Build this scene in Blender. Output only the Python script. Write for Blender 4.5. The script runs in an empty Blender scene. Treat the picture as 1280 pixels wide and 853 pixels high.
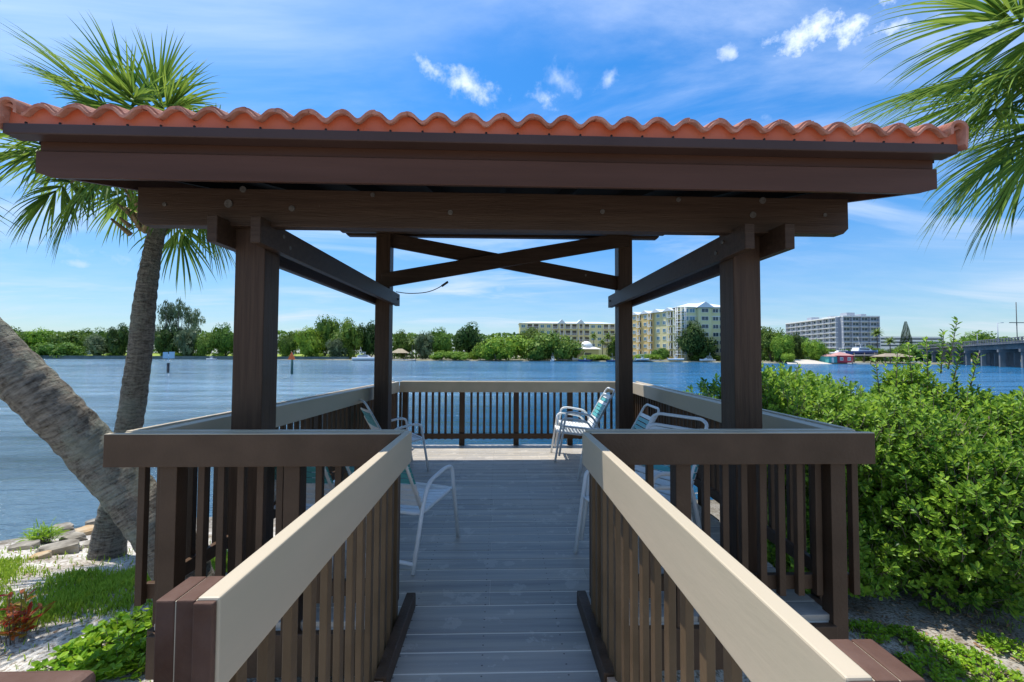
import bpy, math, random
from mathutils import Vector, Matrix, noise
R = math.radians
random.seed(7)
scene = bpy.context.scene
COL = scene.collection

# ------------------------------------------------------------------ camera
F = 533.0; H0 = 1.5; PITCH = .033; YAW = .03; ROLL = .0045
def ray(x, y):
    U = (x-640)/F; V = (y-426.5)/F
    cr, sr = math.cos(ROLL), math.sin(ROLL)
    u = U*cr+V*sr; v = -U*sr+V*cr
    cp, sp = math.cos(PITCH), math.sin(PITCH)
    Y = cp+v*sp; z = sp-v*cp
    cy, sy = math.cos(YAW), math.sin(YAW)
    return Vector((u*cy+Y*sy, -u*sy+Y*cy, z))
def at(x, y, Y):
    r = ray(x, y); t = Y/r.y
    return Vector((0, 0, H0))+r*t
def hor(x): return 444.0+.0045*(x-624)
fw = ray(640, 426.5).normalized(); rt = (ray(641, 426.5)-ray(640, 426.5)).normalized(); up = rt.cross(fw)
cam = bpy.data.cameras.new('camera'); camo = bpy.data.objects.new('camera', cam); COL.objects.link(camo)
camo.matrix_world = Matrix(((rt.x, up.x, -fw.x, 0), (rt.y, up.y, -fw.y, 0), (rt.z, up.z, -fw.z, H0), (0, 0, 0, 1)))
cam.sensor_width = 36; cam.lens = F/1280*36; cam.clip_start = .05; cam.clip_end = 6000
scene.camera = camo

# ------------------------------------------------------------------ materials
def mat(name, base, rough=.6, spec=.5, var=None, scale=8, bump=0, bscale=40, stretch=(1, 1, 1), detail=6, var_pos=(.35, .65), metallic=0, rnd=0, extra=None, coord='Object'):
    m = bpy.data.materials.new(name); m.use_nodes = True
    nt = m.node_tree; N = nt.nodes; L = nt.links
    b = N['Principled BSDF']
    b.inputs['Roughness'].default_value = rough; b.inputs['Specular IOR Level'].default_value = spec
    b.inputs['Metallic'].default_value = metallic
    b.inputs['Base Color'].default_value = (*base, 1)
    tc = N.new('ShaderNodeTexCoord'); mp = N.new('ShaderNodeMapping'); mp.inputs['Scale'].default_value = stretch
    L.new(tc.outputs[coord], mp.inputs[0])
    col = None
    if var:
        n = N.new('ShaderNodeTexNoise'); n.inputs['Scale'].default_value = scale; n.inputs['Detail'].default_value = detail
        L.new(mp.outputs[0], n.inputs['Vector'])
        r = N.new('ShaderNodeValToRGB'); r.color_ramp.elements[0].position = var_pos[0]; r.color_ramp.elements[1].position = var_pos[1]
        r.color_ramp.elements[0].color = (*base, 1); r.color_ramp.elements[1].color = (*var, 1)
        L.new(n.outputs['Fac'], r.inputs[0]); col = r.outputs[0]
    if rnd:
        oi = N.new('ShaderNodeObjectInfo'); hs = N.new('ShaderNodeHueSaturation')
        mr = N.new('ShaderNodeMapRange'); mr.inputs[3].default_value = 1-rnd; mr.inputs[4].default_value = 1+rnd
        L.new(oi.outputs['Random'], mr.inputs[0]); L.new(mr.outputs[0], hs.inputs['Value'])
        if col: L.new(col, hs.inputs['Color'])
        else: hs.inputs['Color'].default_value = (*base, 1)
        col = hs.outputs[0]
    if col: L.new(col, b.inputs['Base Color'])
    if bump:
        n2 = N.new('ShaderNodeTexNoise'); n2.inputs['Scale'].default_value = bscale; n2.inputs['Detail'].default_value = 5
        L.new(mp.outputs[0], n2.inputs['Vector'])
        bp = N.new('ShaderNodeBump'); bp.inputs['Strength'].default_value = bump; bp.inputs['Distance'].default_value = .01
        L.new(n2.outputs['Fac'], bp.inputs['Height']); L.new(bp.outputs[0], b.inputs['Normal'])
    return m

def chips(m, colour, thr=.72, scale=9, amount=1):
    """paint chips / bird marks: sparse small light patches with ragged outline"""
    nt = m.node_tree; N = nt.nodes; L = nt.links; b = N['Principled BSDF']
    src = b.inputs['Base Color'].links[0].from_socket if b.inputs['Base Color'].links else None
    tc = N.new('ShaderNodeTexCoord'); n = N.new('ShaderNodeTexNoise'); n.inputs['Scale'].default_value = scale; n.inputs['Detail'].default_value = 8; n.inputs['Roughness'].default_value = .65
    L.new(tc.outputs['Object'], n.inputs['Vector'])
    r = N.new('ShaderNodeValToRGB'); r.color_ramp.elements[0].position = thr; r.color_ramp.elements[1].position = thr+.02
    r.color_ramp.elements[1].color = (amount, amount, amount, 1)
    L.new(n.outputs['Fac'], r.inputs[0])
    mx = N.new('ShaderNodeMix'); mx.data_type = 'RGBA'
    L.new(r.outputs[0], mx.inputs[0])
    if src: L.new(src, mx.inputs[6])
    else: mx.inputs[6].default_value = b.inputs['Base Color'].default_value
    mx.inputs[7].default_value = (*colour, 1)
    L.new(mx.outputs[2], b.inputs['Base Color'])
    return m

def leafmat(name, c1, c2, trans=.35, rough=.4, scale=3, rnd=0, spec=.25):
    m = bpy.data.materials.new(name); m.use_nodes = True
    nt = m.node_tree; N = nt.nodes; L = nt.links; b = N['Principled BSDF']
    b.inputs['Roughness'].default_value = rough; b.inputs['Specular IOR Level'].default_value = spec
    g = N.new('ShaderNodeNewGeometry'); tc = N.new('ShaderNodeTexCoord')
    n = N.new('ShaderNodeTexNoise'); n.inputs['Scale'].default_value = scale; n.inputs['Detail'].default_value = 3
    L.new(tc.outputs['Object'], n.inputs['Vector'])
    ad = N.new('ShaderNodeMath'); ad.operation = 'MULTIPLY_ADD'; ad.inputs[1].default_value = .55; 
    L.new(g.outputs['Random Per Island'], ad.inputs[0])
    mu = N.new('ShaderNodeMath'); mu.operation = 'MULTIPLY'; mu.inputs[1].default_value = .6
    L.new(n.outputs['Fac'], mu.inputs[0]); L.new(mu.outputs[0], ad.inputs[2])
    r = N.new('ShaderNodeValToRGB'); r.color_ramp.elements[0].position = .3; r.color_ramp.elements[1].position = .85
    r.color_ramp.elements[0].color = (*c1, 1); r.color_ramp.elements[1].color = (*c2, 1)
    L.new(ad.outputs[0], r.inputs[0]); col = r.outputs[0]
    if rnd:
        oi = N.new('ShaderNodeObjectInfo'); hs = N.new('ShaderNodeHueSaturation')
        mr = N.new('ShaderNodeMapRange'); mr.inputs[3].default_value = 1-rnd; mr.inputs[4].default_value = 1+rnd
        L.new(oi.outputs['Random'], mr.inputs[0]); L.new(mr.outputs[0], hs.inputs['Value']); L.new(col, hs.inputs['Color'])
        mh = N.new('ShaderNodeMapRange'); mh.inputs[3].default_value = .485; mh.inputs[4].default_value = .515
        m5 = N.new('ShaderNodeMath'); m5.operation = 'FRACT'; m6 = N.new('ShaderNodeMath'); m6.operation = 'MULTIPLY'; m6.inputs[1].default_value = 7.3
        L.new(oi.outputs['Random'], m6.inputs[0]); L.new(m6.outputs[0], m5.inputs[0]); L.new(m5.outputs[0], mh.inputs[0]); L.new(mh.outputs[0], hs.inputs['Hue'])
        col = hs.outputs[0]
    L.new(col, b.inputs['Base Color'])
    t = N.new('ShaderNodeBsdfTranslucent'); hs2 = N.new('ShaderNodeHueSaturation'); hs2.inputs['Value'].default_value = 1.5; hs2.inputs['Hue'].default_value = .48
    L.new(col, hs2.inputs['Color']); L.new(hs2.outputs[0], t.inputs['Color'])
    mx = N.new('ShaderNodeMixShader'); mx.inputs[0].default_value = trans
    L.new(b.outputs[0], mx.inputs[1]); L.new(t.outputs[0], mx.inputs[2])
    L.new(mx.outputs[0], N['Material Output'].inputs['Surface'])
    return m

M = {}
M['brown'] = chips(mat('brown_paint', (.060, .033, .017), .5, .28, (.084, .048, .027), 3.5, .25, 60, (1, 1, 1), rnd=.12), (.30, .26, .21), .70, 9, .45)
M['brown_post'] = chips(mat('brown_post_paint', (.052, .027, .015), .5, .25, (.076, .042, .024), 4, .3, 14, (14, 14, .6)), (.26, .22, .17), .71, 10, .4)
M['beam'] = chips(mat('brown_beam_paint', (.050, .028, .017), .5, .25, (.070, .041, .026), 3, .35, 14, (.6, 12, 12)), (.34, .31, .28), .70, 8, .45)
M['fascia'] = chips(mat('fascia_paint', (.078, .034, .020), .5, .18, (.098, .044, .028), 1.2, .15, 10, (.6, 8, 8)), (.34, .30, .27), .72, 8, .4)
M['drip'] = mat('drip_edge_metal', (.058, .032, .026), .5, .25, (.07, .040, .034), 2, .1, 10)
M['beige'] = chips(mat('beige_paint', (.455, .39, .275), .5, .45, (.52, .43, .31), 1.3, .06, 18, (3, .6, 3)), (.30, .26, .2), .69, 12, .5)
M['chip'] = chips(mat('newel_paint', (.085, .042, .027), .65, .2, (.13, .075, .055), 9, .5, 30), (.4, .33, .3), .74, 12, .5)
M['slat'] = chips(mat('slat_paint', (.098, .063, .032), .5, .28, (.135, .088, .048), 4, .25, 30, rnd=.18), (.32, .28, .22), .72, 9, .45)
M['deck'] = chips(mat('deck_paint', (.29, .275, .255), .46, .4, (.50, .445, .36), 1.7, .3, 16, (.5, 9, 3), var_pos=(.3, .75)), (.16, .13, .11), .73, 14, .5)
M['gapfill'] = mat('deck_gap_pale', (.85, .78, .66), .9)  # pale sheet just below the boards, seen as pale lines in the gaps
M['tile'] = chips(mat('terracotta_tile', (.40, .14, .085), .8, .3, (.52, .235, .165), 14, .6, 60), (.6, .42, .33), .66, 10, .6)
def island_var(m, lo, hi):
    nt = m.node_tree; N = nt.nodes; L = nt.links; b = N['Principled BSDF']; src = b.inputs['Base Color'].links[0].from_socket
    g = N.new('ShaderNodeNewGeometry'); mr = N.new('ShaderNodeMapRange'); mr.inputs[3].default_value = lo; mr.inputs[4].default_value = hi
    L.new(g.outputs['Random Per Island'], mr.inputs[0]); hs = N.new('ShaderNodeHueSaturation'); L.new(mr.outputs[0], hs.inputs['Value']); L.new(src, hs.inputs['Color'])
    L.new(hs.outputs[0], b.inputs['Base Color']); return m
chips(M['tile'], (.17, .10, .08), .61, 7, .45); chips(M['tile'], (.58, .46, .38), .64, 18, .5); island_var(M['tile'], .82, 1.15)
def screws(m):
    nt = m.node_tree; N = nt.nodes; L = nt.links; b = N['Principled BSDF']; src = b.inputs['Base Color'].links[0].from_socket
    tc = N.new('ShaderNodeTexCoord'); sp = N.new('ShaderNodeSeparateXYZ'); L.new(tc.outputs['Object'], sp.inputs[0])
    def M_(op, a, c=None):
        n = N.new('ShaderNodeMath'); n.operation = op
        for i, v in enumerate((a, c)):
            if v is None: continue
            if isinstance(v, (int, float)): n.inputs[i].default_value = v
            else: L.new(v, n.inputs[i])
        return n.outputs[0]
    fx = M_('MULTIPLY', M_('SUBTRACT', M_('FRACT', M_('DIVIDE', M_('ADD', sp.outputs[0], 10.12), .41)), .5), .41)
    fy = M_('MULTIPLY', M_('SUBTRACT', M_('FRACT', M_('DIVIDE', M_('ADD', sp.outputs[1], .0005), .07175)), .5), .07175)
    r = M_('SQRT', M_('ADD', M_('MULTIPLY', fx, fx), M_('MULTIPLY', fy, fy)))
    k = N.new('ShaderNodeMapRange'); k.inputs[1].default_value = .0035; k.inputs[2].default_value = .0055; k.inputs[3].default_value = .8; k.inputs[4].default_value = 0; L.new(r, k.inputs[0])
    mx = N.new('ShaderNodeMix'); mx.data_type = 'RGBA'; L.new(k.outputs[0], mx.inputs[0]); L.new(src, mx.inputs[6]); mx.inputs[7].default_value = (.05, .04, .035, 1)
    L.new(mx.outputs[2], b.inputs['Base Color']); return m
chips(M['deck'], (.58, .53, .45), .58, 5, .5); island_var(screws(M['deck']), .88, 1.1)
M['stop'] = mat('orange_bird_stop', (.55, .11, .04), .5, .4, (.62, .16, .075), 3, .1, 10)
M['hole'] = mat('dark_hole', (.01, .008, .008), .9)
M['bolt'] = mat('galvanised_bolt', (.20, .18, .16), .6, .4, (.12, .11, .10), 60, metallic=.6)
M['white'] = mat('white_frame', (.8, .81, .8), .35, .5)
M['strapw'] = mat('white_vinyl_strap', (.82, .84, .84), .4, .5)
M['strapt'] = mat('aqua_vinyl_strap', (.10, .40, .41), .4, .5)
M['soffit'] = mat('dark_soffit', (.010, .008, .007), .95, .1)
M['wire'] = mat('black_cable', (.03, .03, .03), .5)
M['rock'] = mat('limestone_rock', (.15, .13, .10), .9, .2, (.42, .38, .31), 5, 1, 20)
M['rocko'] = mat('ochre_rock', (.42, .27, .13), .9, .2, (.5, .42, .3), 5, 1, 20)
M['stem'] = mat('twig_bark', (.16, .12, .09), .9, .2, (.26, .22, .18), 20, .5, 50)

def mth(N, L, op, a, b=None, c=None):
    n = N.new('ShaderNodeMath'); n.operation = op
    for i, v in enumerate((a, b, c)):
        if v is None: continue
        if isinstance(v, (int, float)): n.inputs[i].default_value = v
        else: L.new(v, n.inputs[i])
    return n.outputs[0]

def trunkmat(name, dark, mid, lich):
    m = bpy.data.materials.new(name); m.use_nodes = True
    nt = m.node_tree; N = nt.nodes; L = nt.links; b = N['Principled BSDF']; b.inputs['Roughness'].default_value = .95; b.inputs['Specular IOR Level'].default_value = .1
    uv = N.new('ShaderNodeUVMap'); tc = N.new('ShaderNodeTexCoord')
    def mp(sc, rot=0):
        q = N.new('ShaderNodeMapping'); q.inputs['Scale'].default_value = sc; q.inputs['Rotation'].default_value = (0, 0, rot); L.new(uv.outputs[0], q.inputs[0]); return q.outputs[0]
    def nz(vec, sc, det=7, ro=.6, dist=0):
        q = N.new('ShaderNodeTexNoise'); q.inputs['Scale'].default_value = sc; q.inputs['Detail'].default_value = det; q.inputs['Roughness'].default_value = ro; q.inputs['Distortion'].default_value = dist; L.new(vec, q.inputs['Vector']); return q.outputs['Fac']
    fis = nz(mp((1, 6.5, 1), .12), 7, 8, .7, .3)       # short horizontal scars
    fib = nz(mp((5, 1, 1)), 6, 6, .65)                  # fibres along the trunk
    hat = nz(mp((2.2, 8, 1), .7), 5, 5, .6)
    big = nz(tc.outputs['Object'], 3.2, 5, .6); fine = nz(tc.outputs['Object'], 60, 6, .7)
    h = mth(N, L, 'ADD', mth(N, L, 'MULTIPLY', fis, .55), mth(N, L, 'MULTIPLY_ADD', fib, .25, mth(N, L, 'MULTIPLY', hat, .3)))
    h2 = mth(N, L, 'MULTIPLY_ADD', fine, .18, h)
    r = N.new('ShaderNodeValToRGB'); e = r.color_ramp.elements
    e[0].position = .50; e[0].color = (*dark, 1); e[1].position = .72; e[1].color = (*mid, 1)
    L.new(h2, r.inputs[0])
    lr = N.new('ShaderNodeMapRange'); lr.inputs[1].default_value = .50; lr.inputs[2].default_value = .60; lr.inputs[4].default_value = .55
    L.new(mth(N, L, 'MULTIPLY_ADD', fine, .35, mth(N, L, 'MULTIPLY', big, .68)), lr.inputs[0])
    mx = N.new('ShaderNodeMix'); mx.data_type = 'RGBA'; L.new(lr.outputs[0], mx.inputs[0]); L.new(r.outputs[0], mx.inputs[6]); mx.inputs[7].default_value = (*lich, 1)
    L.new(mx.outputs[2], b.inputs['Base Color'])
    bp = N.new('ShaderNodeBump'); bp.inputs['Strength'].default_value = 1; bp.inputs['Distance'].default_value = .08
    L.new(h2, bp.inputs['Height']); L.new(bp.outputs[0], b.inputs['Normal'])
    return m
M['trunk'] = trunkmat('palm_trunk_bark', (.045, .034, .026), (.36, .32, .27), (.33, .35, .29))
M['trunk2'] = trunkmat('leaning_trunk_bark', (.05, .038, .029), (.40, .355, .29), (.38, .42, .34))

# ground: pale sand, thin grass soil, litter
def groundmat():
    m = bpy.data.materials.new('sandy_ground'); m.use_nodes = True
    nt = m.node_tree; N = nt.nodes; L = nt.links; b = N['Principled BSDF']; b.inputs['Roughness'].default_value = .95
    b.inputs['Specular IOR Level'].default_value = .1
    g = N.new('ShaderNodeNewGeometry')
    n1 = N.new('ShaderNodeTexNoise'); n1.inputs['Scale'].default_value = 2.2; n1.inputs['Detail'].default_value = 8
    n2 = N.new('ShaderNodeTexNoise'); n2.inputs['Scale'].default_value = 38; n2.inputs['Detail'].default_value = 6
    n3 = N.new('ShaderNodeTexVoronoi'); n3.inputs['Scale'].default_value = 30
    for n in (n1, n2, n3): L.new(g.outputs['Position'], n.inputs['Vector'])
    r1 = N.new('ShaderNodeValToRGB'); e = r1.color_ramp.elements
    e[0].position = .33; e[0].color = (.26, .21, .15, 1); e[1].position = .55; e[1].color = (.62, .58, .52, 1)
    L.new(n1.outputs['Fac'], r1.inputs[0])
    r2 = N.new('ShaderNodeValToRGB'); e = r2.color_ramp.elements
    e[0].position = .36; e[0].color = (.35, .3, .24, 1); e[1].position = .52; e[1].color = (1, 1, 1, 1)
    L.new(n2.outputs['Fac'], r2.inputs[0])
    mx = N.new('ShaderNodeMix'); mx.data_type = 'RGBA'; mx.blend_type = 'MULTIPLY'; mx.inputs[0].default_value = .9
    L.new(r1.outputs[0], mx.inputs[6]); L.new(r2.outputs[0], mx.inputs[7])
    # wet dark edge close to the water
    sp = N.new('ShaderNodeSeparateXYZ'); L.new(g.outputs['Position'], sp.inputs[0])
    wet = N.new('ShaderNodeMapRange'); wet.inputs[1].default_value = -1.28; wet.inputs[2].default_value = -1.0; wet.inputs[3].default_value = 1; wet.inputs[4].default_value = 0
    L.new(sp.outputs[2], wet.inputs[0])
    mx2 = N.new('ShaderNodeMix'); mx2.data_type = 'RGBA'; L.new(wet.outputs[0], mx2.inputs[0]); L.new(mx.outputs[2], mx2.inputs[6]); mx2.inputs[7].default_value = (.07, .06, .04, 1)
    L.new(mx2.outputs[2], b.inputs['Base Color'])
    bp = N.new('ShaderNodeBump'); bp.inputs['Strength'].default_value = .8; bp.inputs['Distance'].default_value = .03
    L.new(n2.outputs['Fac'], bp.inputs['Height']); L.new(bp.outputs[0], b.inputs['Normal'])
    return m
M['ground'] = groundmat()

def watermat():
    m = bpy.data.materials.new('bay_water'); m.use_nodes = True
    nt = m.node_tree; N = nt.nodes; L = nt.links; b = N['Principled BSDF']
    b.inputs['Roughness'].default_value = .10; b.inputs['IOR'].default_value = 1.33; b.inputs['Specular IOR Level'].default_value = .5
    g = N.new('ShaderNodeNewGeometry')
    sp = N.new('ShaderNodeSeparateXYZ'); L.new(g.outputs['Position'], sp.inputs[0])
    mp = N.new('ShaderNodeMapping'); mp.inputs['Scale'].default_value = (.008, .03, 1)
    L.new(g.outputs['Position'], mp.inputs[0])
    n = N.new('ShaderNodeTexNoise'); n.inputs['Scale'].default_value = 1.3; n.inputs['Detail'].default_value = 5; L.new(mp.outputs[0], n.inputs['Vector'])
    # reflected horizon glare painted into the colour: pale left, deep blue right
    xr = N.new('ShaderNodeMapRange'); xr.inputs[1].default_value = -.55; xr.inputs[2].default_value = .35
    L.new(mth(N, L, 'DIVIDE', sp.outputs[0], mth(N, L, 'ADD', sp.outputs[1], 8.0)), xr.inputs[0])
    s = mth(N, L, 'ADD', xr.outputs[0], mth(N, L, 'MULTIPLY_ADD', n.outputs['Fac'], .9, -.45))
    r = N.new('ShaderNodeValToRGB'); e = r.color_ramp.elements
    e[0].position = .1; e[0].color = (.14, .23, .30, 1); e[1].position = .85; e[1].color = (.012, .12, .26, 1)
    L.new(s, r.inputs[0])
    mps = N.new('ShaderNodeMapping'); mps.inputs['Scale'].default_value = (.05, .42, 1); mps.inputs['Rotation'].default_value = (0, 0, R(5)); L.new(g.outputs['Position'], mps.inputs[0])
    ns = N.new('ShaderNodeTexNoise'); ns.inputs['Scale'].default_value = 1.0; ns.inputs['Detail'].default_value = 7; ns.inputs['Roughness'].default_value = .7; L.new(mps.outputs[0], ns.inputs['Vector'])
    st = N.new('ShaderNodeMapRange'); st.inputs[1].default_value = .38; st.inputs[2].default_value = .62; st.inputs[3].default_value = .82; st.inputs[4].default_value = 1.2; L.new(ns.outputs['Fac'], st.inputs[0])
    hsv = N.new('ShaderNodeHueSaturation'); L.new(st.outputs[0], hsv.inputs['Value']); L.new(r.outputs[0], hsv.inputs['Color']); L.new(hsv.outputs[0], b.inputs['Base Color'])
    rg = N.new('ShaderNodeMapRange'); rg.inputs[1].default_value = .4; rg.inputs[2].default_value = .6; rg.inputs[3].default_value = .08; rg.inputs[4].default_value = .17; L.new(ns.outputs['Fac'], rg.inputs[0]); L.new(rg.outputs[0], b.inputs['Roughness'])
    mpa = N.new('ShaderNodeMapping'); mpa.inputs['Rotation'].default_value = (0, 0, R(14)); mpa.inputs['Scale'].default_value = (.45, 1.35, 1)
    L.new(g.outputs['Position'], mpa.inputs[0])
    na = N.new('ShaderNodeTexNoise'); na.inputs['Scale'].default_value = 1.6; na.inputs['Detail'].default_value = 7; na.inputs['Roughness'].default_value = .62
    L.new(mpa.outputs[0], na.inputs['Vector'])
    nb = N.new('ShaderNodeTexNoise'); nb.inputs['Scale'].default_value = .22; nb.inputs['Detail'].default_value = 3
    L.new(mpa.outputs[0], nb.inputs['Vector'])
    mpc = N.new('ShaderNodeMapping'); mpc.inputs['Rotation'].default_value = (0, 0, R(-9)); mpc.inputs['Scale'].default_value = (.10, .55, 1); L.new(g.outputs['Position'], mpc.inputs[0])
    nc = N.new('ShaderNodeTexNoise'); nc.inputs['Scale'].default_value = 1.0; nc.inputs['Detail'].default_value = 6; nc.inputs['Roughness'].default_value = .65; L.new(mpc.outputs[0], nc.inputs['Vector'])
    gust = N.new('ShaderNodeMapRange'); gust.inputs[1].default_value = .38; gust.inputs[2].default_value = .62; gust.inputs[3].default_value = .35; gust.inputs[4].default_value = 1.25; L.new(n.outputs['Fac'], gust.inputs[0])
    h = mth(N, L, 'MULTIPLY', mth(N, L, 'MULTIPLY_ADD', nc.outputs['Fac'], 2.2, mth(N, L, 'MULTIPLY_ADD', nb.outputs['Fac'], 2.2, mth(N, L, 'MULTIPLY', na.outputs['Fac'], 1.7))), gust.outputs[0])
    bp = N.new('ShaderNodeBump'); bp.inputs['Strength'].default_value = 1; bp.inputs['Distance'].default_value = .42
    L.new(h, bp.inputs['Height']); L.new(bp.outputs[0], b.inputs['Normal'])
    return m
M['water'] = watermat()

# ------------------------------------------------------------------ mesh builder
class MB:
    def __init__(s): s.v = []; s.f = []; s.sm = []; s.mi = []; s.cur = 0
    def quad(s, *p, smooth=False):
        b = len(s.v); s.v += [tuple(q) for q in p]; s.f.append(tuple(range(b, b+len(p)))); s.sm.append(smooth); s.mi.append(s.cur)
    def box(s, x0, x1, y0, y1, z0, z1):
        s.hexa([(x0, y0, z0), (x1, y0, z0), (x1, y1, z0), (x0, y1, z0), (x0, y0, z1), (x1, y0, z1), (x1, y1, z1), (x0, y1, z1)])
    def hexa(s, p):
        b = len(s.v); s.v += [tuple(q) for q in p]
        for q in ((0, 3, 2, 1), (4, 5, 6, 7), (0, 1, 5, 4), (1, 2, 6, 5), (2, 3, 7, 6), (3, 0, 4, 7)):
            s.f.append(tuple(b+i for i in q)); s.sm.append(False); s.mi.append(s.cur)
    def bar(s, a, b, w, h, side=None):
        """board from a to b (centre line); w = horizontal width, h = height"""
        a = Vector(a); b = Vector(b); d = (b-a).normalized()
        sd = Vector((d.y, -d.x, 0)) if side is None else Vector(side)
        sd.normalize(); u = sd.cross(d).normalized()
        p = []
        for zz in (-h/2, h/2):
            for q, k in ((a, -1), (a, 1), (b, 1), (b, -1)):
                p.append(q+sd*(k*w/2)+u*zz)
        s.hexa(p)
    def tube(s, pts, rad, n=8, cap=True, smooth=True):
        pts = [Vector(p) for p in pts]
        if not hasattr(rad, '__len__'): rad = [rad]*len(pts)
        base = len(s.v); ref = Vector((0, 0, 1))
        t0 = (pts[1]-pts[0]).normalized()
        if abs(t0.z) > .9: ref = Vector((0, 1, 0))
        side = t0.cross(ref).normalized()
        for i, p in enumerate(pts):
            t = (pts[min(i+1, len(pts)-1)]-pts[max(i-1, 0)]).normalized()
            side = (side-t*side.dot(t)).normalized(); u = side.cross(t)
            for k in range(n):
                a = 2*math.pi*k/n
                s.v.append(tuple(p+side*math.cos(a)*rad[i]+u*math.sin(a)*rad[i]))
        for i in range(len(pts)-1):
            for k in range(n):
                a = base+i*n+k; b = base+i*n+(k+1) % n
                s.f.append((a, b, b+n, a+n)); s.sm.append(smooth); s.mi.append(s.cur)
        if cap:
            s.f.append(tuple(base+k for k in range(n))[::-1]); s.sm.append(False); s.mi.append(s.cur)
            e = base+(len(pts)-1)*n
            s.f.append(tuple(e+k for k in range(n))); s.sm.append(False); s.mi.append(s.cur)
    def mesh(s, name, mats):
        me = bpy.data.meshes.new(name); me.from_pydata(s.v, [], s.f)
        me.polygons.foreach_set('use_smooth', s.sm)
        for m in (mats if isinstance(mats, (list, tuple)) else [mats]): me.materials.append(m)
        me.polygons.foreach_set('material_index', s.mi)
        if getattr(s, 'uv', None):
            ul = me.uv_layers.new(name='UVMap')
            for i, q in enumerate(s.uv): ul.data[i].uv = q
        me.update(); return me
    def build(s, name, mats, parent=None, bevel=0, loc=None, fix=False):
        me = s.mesh(name, mats); o = bpy.data.objects.new(name, me); COL.objects.link(o)
        if fix:
            import bmesh
            bm = bmesh.new(); bm.from_mesh(me); bmesh.ops.recalc_face_normals(bm, faces=bm.faces); bm.to_mesh(me); bm.free()
        if parent: o.parent = parent
        if loc is not None: o.location = loc
        if bevel:
            md = o.modifiers.new('edge', 'BEVEL'); md.width = bevel; md.segments = 2; md.limit_method = 'ANGLE'
        return o
def smooth_path(pts, k=4):
    """Catmull-Rom"""
    pts = [Vector(p) for p in pts]; out = []
    for i in range(len(pts)-1):
        p0 = pts[max(i-1, 0)]; p1 = pts[i]; p2 = pts[i+1]; p3 = pts[min(i+2, len(pts)-1)]
        for j in range(k):
            t = j/k
            out.append(.5*((2*p1)+(p2-p0)*t+(2*p0-5*p1+4*p2-p3)*t*t+(3*p1-p0-3*p2+p3)*t**3))
    out.append(pts[-1]); return out
def fillet(pts, r=.06, k=4):
    pts = [Vector(p) for p in pts]; out = [pts[0]]
    for i in range(1, len(pts)-1):
        a = (pts[i-1]-pts[i]); b = (pts[i+1]-pts[i]); q = min(r, a.length*.45, b.length*.45)
        A = pts[i]+a.normalized()*q; B = pts[i]+b.normalized()*q
        for j in range(k+1):
            t = j/k; out.append(A*(1-t)**2+pts[i]*2*t*(1-t)+B*t*t)
    out.append(pts[-1]); return out
def tag(o, label, cat, group=None):
    o['label'] = label; o['category'] = cat
    if group: o['group'] = group
    return o
def empty(name, loc, label, cat, group=None, rz=0):
    o = bpy.data.objects.new(name, None); COL.objects.link(o); o.location = loc; o.rotation_euler.z = rz
    o.empty_display_size = .2
    return tag(o, label, cat, group)
def struct(o, k='structure'):
    o['kind'] = k; return o
def inst(o, name, parent, loc, rz=0, sc=None):
    c = o.copy(); c.name = name; COL.objects.link(c); c.parent = parent; c.location = loc; c.rotation_euler.z = rz
    if sc: c.scale = sc
    return c
def copy_tree(o, parent=None):
    c = o.copy(); COL.objects.link(c)
    if parent: c.parent = parent
    for ch in list(o.children): copy_tree(ch, c)
    return c

# ------------------------------------------------------------------ deck + railings
ZT = 1.06; ZB = .885
FL, FR = Vector((-2.13, 2.38, 0)), Vector((2.16, 2.40, 0))
BL, BR = Vector((-1.80, 7.26, 0)), Vector((2.38, 7.26, 0))
mb = MB()
random.seed(3)
pitch = .1435; y = .35
def side_x(y, s):
    a, b = (FL, BL) if s < 0 else (FR, BR)
    t = (y-a.y)/(b.y-a.y); return a.x+(b.x-a.x)*t
k = 0
while y < 7.2:
    y1 = min(y+pitch-.008-random.random()*.002, 7.2)
    if y1 < 2.47: x0, x1 = -.60, .60
    elif y < 2.47: y1 = 2.47; x0, x1 = -.60, .60
    else: x0, x1 = side_x(y, -1)+.22, side_x(y, 1)-.22
    segs = [x0, x1]
    if x1-x0 > 2:   # butt joints
        c = random.choice((-.62, -.05, .6, 1.1)); segs = [x0, c, x1]
    for i in range(len(segs)-1):
        dz = random.uniform(-.0012, .0012)
        mb.box(segs[i]+(.0006 if i else 0), segs[i+1]-(.0006 if i < len(segs)-2 else 0), y, y1, -.035+dz, dz)
    y = (y+pitch if y1 > 2.471 or y1 < 2.469 else 2.473)
deck = mb.build('deck', M['deck'], bevel=.0025); struct(deck)
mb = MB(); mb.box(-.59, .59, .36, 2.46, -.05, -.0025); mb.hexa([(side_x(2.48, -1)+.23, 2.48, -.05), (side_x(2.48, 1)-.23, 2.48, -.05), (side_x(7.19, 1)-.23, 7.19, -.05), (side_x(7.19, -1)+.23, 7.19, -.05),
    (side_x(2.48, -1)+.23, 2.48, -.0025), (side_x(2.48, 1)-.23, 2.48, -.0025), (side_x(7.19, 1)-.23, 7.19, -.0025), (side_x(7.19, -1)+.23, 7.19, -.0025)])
mb.build('gap_underlay', M['gapfill'], deck)
mb = MB()
def rim(a, b): mb.bar(a, b, .04, .23)
rim((-1.91, 2.448, -.155), (-.6, 2.448, -.155)); rim((.6, 2.448, -.155), (1.94, 2.448, -.155))
rim((-1.93, 2.48, -.155), (-1.61, 7.2, -.155)); rim((1.96, 2.48, -.155), (2.18, 7.2, -.155)); rim((-1.7, 7.22, -.155), (2.3, 7.22, -.155))
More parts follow.
